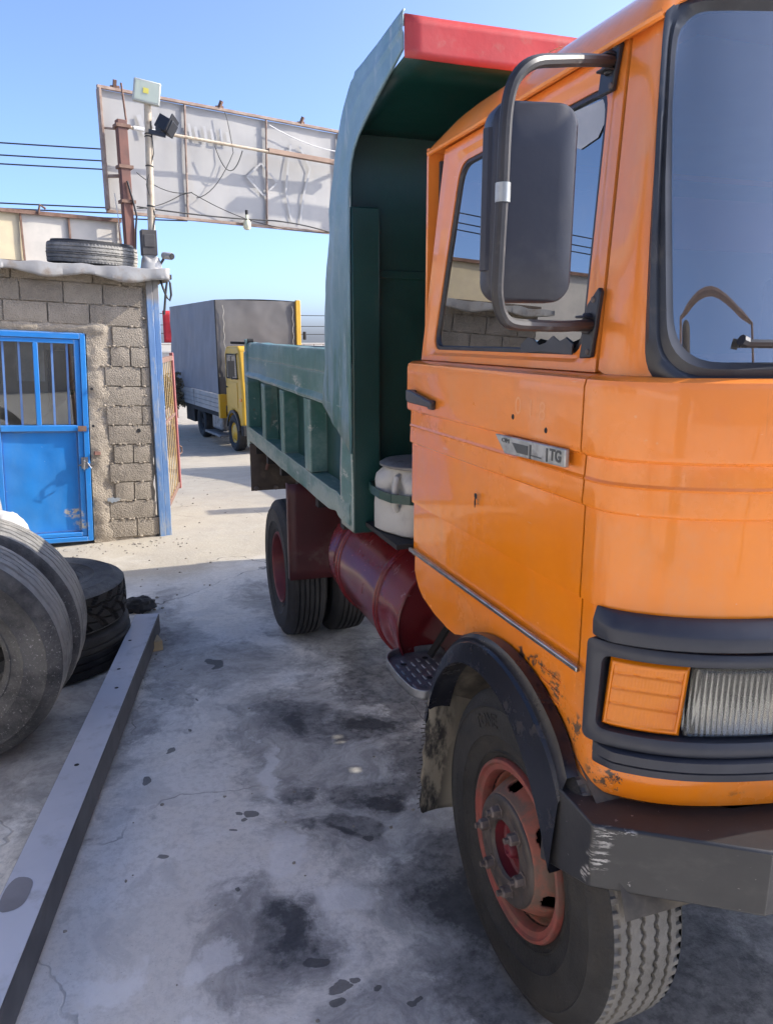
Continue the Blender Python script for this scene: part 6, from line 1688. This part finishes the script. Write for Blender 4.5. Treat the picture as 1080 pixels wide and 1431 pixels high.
part('wheel_arch', simple('dull_black_arch', (.04, .04, .042), None, .5), lambda m: m.grid(lambda a, k: (-.02 + .05 * (k == 0) , .52 * math.cos(a) * (1 - .12 * (k > 1)), .44 + .52 * math.sin(a) * (1 - .12 * (k > 1))), lin(R(10), R(170), 20), [0, 1, 2]), cb)
part('mirror', DARK, lambda m: (m.box(-.24, -.10, -.62, -.56, 1.75, 2.10), m.tube([(.02, -.45, 2.25), (-.17, -.6, 2.2), (-.17, -.6, 1.7), (.02, -.45, 1.7)], .014, 6)), cb)
part('side_tank', ALU, lambda m: m.box(-.02, .45, .95, 1.80, .36, .80), bt, bevel=.06, seg=3)
part('side_step', ALU, lambda m: m.box(-.14, .15, .70, 2.10, .24, .30), bt, bevel=.01)
for y, twin in ((0.0, 0), (2.95, 1)):
    w_ = bpy.data.objects.new('wheel', None); col.objects.link(w_); w_.parent = bt
    for k in range(1 + twin):
        mb = MB(); tyre_mesh(mb, (.0 + .27 * k, y, .43), (1, 0, 0), .43, .22, .24, 'rib', 64, 16, .01); mb.build('tyre', [RUB_REAR, RUB_REAR], w_)
    mb = MB(); mb.lathe([(.24, .0), (.235, -.01), (.20, -.03), (.17, 0 if not twin else -.1), (.08, .03 if not twin else -.1), (.07, .04 if not twin else -.02), (0, .04 if not twin else -.02)], (.02, y, .43), (-1, 0, 0), 32)
    mb.build('rim', YELT if not twin else DARK, w_)
    w2_ = bpy.data.objects.new('wheel', None); col.objects.link(w2_); w2_.parent = bt
    for ch in kids(w_): q = ch.copy(); col.objects.link(q); q.parent = w2_
    w2_.rotation_euler = (0, 0, math.pi); w2_.location = (W2 - .2, 2 * y, 0)

# ------------------------------------------------------------------ far yard: walls, banner, scrub, lines
def wall_thing(name, x0, x1, y0, y1, z0, z1, m, label, cat='wall'):
    mb = MB(); mb.box(x0, x1, y0, y1, z0, z1); o = mb.build(name, m, None, bevel=.01); return tag(o, label, cat)
def far_wall():
    r = empty('yard_wall', (0, 46, 0)); tag(r, 'low pale wall with coping closing the far side of the yard', 'wall')
    mb = MB(); mb.box(-30, 40, -.1, .1, -.9, .95); mb.build('wall_face', LIMEW, r)
    mb = MB(); mb.box(-30, 40, -.16, .16, .95, 1.03); mb.build('coping', LIMEW, r)
    mb = MB()
    for k in range(34): mb.box(2 + k * .6, 2.03 + k * .6, -.02, .02, 1.03, 1.42)
    mb.box(2, 22, -.01, .01, 1.40, 1.43); mb.build('rail_fence', RUSTF, r)['kind'] = 'stuff'
far_wall()
bn = empty('banner', (1.40, 26, -.8)); tag(bn, 'narrow red banner on a pole beside the grey tarpaulin box', 'banner')
mb = MB(); mb.grid(lambda x, z: (x, .03 * math.sin(z * 5), z), lin(-.14, .14, 4), lin(2.45, 3.45, 8)); mb.build('cloth', REDBAN, bn, solid=.01)
mb = MB(); mb.tube([(.15, 0, 0), (.15, 0, 3.5)], .02, 8); mb.build('pole', RUSTF, bn)
def shrub(x, y, z, h, w, label, seed, n=1500, m=SCRUB):
    r = empty('dry_shrub', (x, y, z)); tag(r, label, 'shrub'); rnd = random.Random(seed)
    mb = MB()
    for k in range(7):
        a = rnd.uniform(0, 6.28); mb.tube([(0, 0, 0), (math.cos(a) * w * .2, math.sin(a) * w * .2, h * .4), (math.cos(a) * w * .4, math.sin(a) * w * .4, h * .8)], [.03, .02, .008], 5)
    mb.build('stem', RUSTF, r)
    mb = MB()
    for k in range(n):
        a, b, rr = rnd.uniform(0, 6.28), rnd.uniform(-.3, 1), rnd.random() ** .4
        c = Vector((math.cos(a) * w * rr * math.sqrt(max(0, 1 - b * b * .8)), math.sin(a) * w * rr * .7, h * .5 + b * h * .45 * rr))
        c += Vector((1, 1, 1)) * .2 * mnoise.noise(c * 2)
        u = Vector((rnd.gauss(0, 1), rnd.gauss(0, 1), rnd.gauss(0, 1))).normalized() * .07; v = u.cross(Vector((rnd.random(), 1, 0))).normalized() * .025
        mb.add([c - u, c + v, c + u, c - v], [(0, 1, 2, 3)])
    mb.build('foliage', m, r, smooth=0, fixn=False)['kind'] = 'stuff'
shrub(1.18, 22.5, -.8, 1.75, .65, 'dry brown shrub glimpsed between the gate post and the box truck', 2)
def pline(a, b, s_, label, r=.012):
    mb = MB(); mb.tube(sag(a, b, s_, 24), r, 5); tag(mb.build('power_line', CABLE, None), label, 'power line', 'power lines across the sky')
for z, t in ((4.88, 'topmost'), (4.70, 'second'), (4.57, 'third'), ):
    pline((-9, 14, z - .08), (6, 14.3, z + .12), .10, t + ' of the three wires crossing the sky left of the sign')
for z, t in ((3.92, 'fourth'), (3.84, 'fifth'), (3.76, 'lowest')):
    pline((-9, 14, z + .04), (1.2, 14.1, z), .05, t + ' wire down from the top in the sky above the hoarding')
for z, t in ((3.10, 'upper'), (2.55, 'middle'), (2.14, 'lower')):
    pline((-12, 40, z + .1), (26, 40, z - .02), .2, t + ' of the thin wires beyond the tarpaulin box, low in the sky', .018)
# right of the gateway: pillar and long yard wall (they throw the shade seen beyond the truck)
wall_thing('gate_pillar', 4.75, 5.05, 7.32, 7.56, 0, 2.75, LIMEW, 'square pale gate pillar on the right, hidden behind the orange truck', 'pillar')
wall_thing('side_wall', 5.15, 5.35, 7.60, 14.5, -.8, 2.45, LIMEW, 'long pale yard wall running back behind the dump bed', 'wall')

# ------------------------------------------------------------------ surroundings behind and left of the camera (some mirrored in the glass, some added for bounce)
PALEB = m_block('pale_block_mat', (.64, .59, .51), (.56, .51, .44))  # wall blocks paled so they bounce more sun into the shade
def left_wall():
    r = empty('yard_block_wall', (-2.55, 0, 0)); tag(r, 'block wall along the left of the yard, out of view, raised and paled to bounce sunlight', 'wall')
    mb = MB(); mb.box(-.2, -.02, -6, 6.3, 0, 2.29); mb.build('mortar', MORTAR, r)
    protos = [rough_block(0, .385, 0, .19, 50 + k, -.01, .15) for k in range(3)]; n = 0
    first = []
    for k in range(3):
        o = protos[k].build('block', PALEB, r, smooth=25); o.rotation_euler = (0, 0, R(90)); first.append(o)
    rnd = random.Random(8)
    for rr in range(11):
        for k in range(29):
            if n < 3: o = first[n]
            else: o = first[rnd.randrange(3)].copy(); col.objects.link(o)
            o.location = (rnd.uniform(-.006, .008), -5.6 + k * .40 + (.2 if rr % 2 else 0), rr * .205 + .008); n += 1
left_wall()
for k, (y, z, x) in enumerate(((-.1, 2.29, -2.72), (.95, 2.29, -2.70), (.9, 2.54, -2.74), (2.1, 2.29, -2.7), (3.2, 2.29, -2.72))):
    mb = MB(); tyre_mesh(mb, (0, 0, 0), (0, 0, 1), .48, .25, .26, 'rib', 64, 20, .012)
    o = mb.build('wall_tyre', [RUB_OLD, RUB_OLD2], None, smooth=45); o.location = (x, y, z)
    tag(o, ['tyre on the left wall nearest the gate frame', 'lower tyre of the pair on the left wall', 'upper tyre of the pair on the left wall', 'tyre on the left wall beside the rolled sacking', 'tyre on the left wall nearest the hut'][k], 'tyre', 'tyres lying on the left yard wall')
mb = MB(); mb.tube(sag((-2.6, 2.6, 3.05), (-2.6, 6.6, 2.95), .05), .16, 12); tag(mb.build('log_pole', CREAMP, None), 'thick pale pole slung above the left wall', 'pole')
mb = MB(); lump(mb, (-2.7, 4.3, 2.36), (.25, .8, .16), 21, .35, 2, 14); tag(mb.build('sacking', CLOTHG, None, smooth=60), 'heap of pale sacking on the left wall', 'sacking')
ar = empty('arched_gate_frame', (.32, -2.45, 0), R(-12.5)); tag(ar, 'dark arched gate frame behind the camera, mirrored in the windscreen', 'gate frame')
mb = MB(); mb.tube([(-1.43, 0, 0), (-1.43, 0, 3.08)] + [(-1.43 + 2.86 * t, 0, 3.08 + .16 * math.sin(math.pi * t)) for t in lin(.1, .9, 9)] + [(1.43, 0, 3.08), (1.43, 0, 0)], .035, 8); mb.build('arch', RUSTF, ar)
mb = MB(); mb.tube([(0, 0, 0), (.06, 0, 2.4), (.0, 0, 3.12)], [.24, .22, .20], 10); o = mb.build('tree_trunk', simple('dark_bark', (.05, .04, .032), None, .9, bump=.5), None); o.location = (-1.05, -2.55, 0); tag(o, 'bare dark trunk by the arched gate behind the camera', 'trunk')
lb = empty('bounce_shed', (-5.2, -9, 0)); tag(lb, 'added unseen whitewashed shed behind the camera, bouncing sun into the shade', 'building')
mb = MB(); mb.box(-4, 0, -9, 9, 0, 3.4); mb.build('wall', simple('whitewash', (.72, .70, .65), (.62, .60, .56), .9, scale=2), lb)  # added white wall that bounces sunlight into the shaded foreground
mb = MB(); mb.box(-4.2, .2, -9.2, 9.2, 3.4, 3.52); mb.build('roof', GALV, lb)
for k in range(4): mb = MB(); mb.box(.0, .03, -7.5 + k * 4, -6.2 + k * 4, 1.4, 2.5); mb.build('window', DARK, lb)
bw = empty('rear_building', (0, -14, 0)); tag(bw, 'low pale workshop building behind the camera', 'building')
mb = MB(); mb.box(-22, 9, -3, 0, 0, 5.3); mb.build('wall', LIMEW, bw)
for k in range(5): mb = MB(); mb.box(-20 + k * 4.4, -17.6 + k * 4.4, .0, .03, 0, 2.4); mb.build('shutter', BLUE, bw)
mb = MB(); mb.box(-22.2, 9.2, -3.2, .3, 5.3, 5.45); mb.build('roof', GALV, bw)

# loose stones and crumbs of concrete on the yard
mb = MB(); rs = random.Random(5)
for k in range(230):
    q = rs.random()
    if q < .30: x, y = rs.uniform(-.9, .45), 6.93 + abs(rs.gauss(0, .18)) * -1
    elif q < .62: x, y = rs.uniform(-1.0, 1.1), rs.uniform(5.2, 10)
    elif q < .80: x, y = rs.uniform(-.45, .25), rs.uniform(3.8, 5.4)
    else: x, y = rs.uniform(-.4, 1.0), rs.uniform(1.6, 4.2)
    s = rs.uniform(.002, .0075) * (1.4 if y > 5 else .8)
    lump(mb, (x, y, gz(y) + s * .35), (s * rs.uniform(.8, 1.6), s * rs.uniform(.8, 1.4), s * .7), k, .5, 1.5, 4)
mb.build('loose_stones', simple('loose_stone', (.30, .27, .225), (.20, .18, .15), .9, scale=25), None, smooth=25)['kind'] = 'stuff'
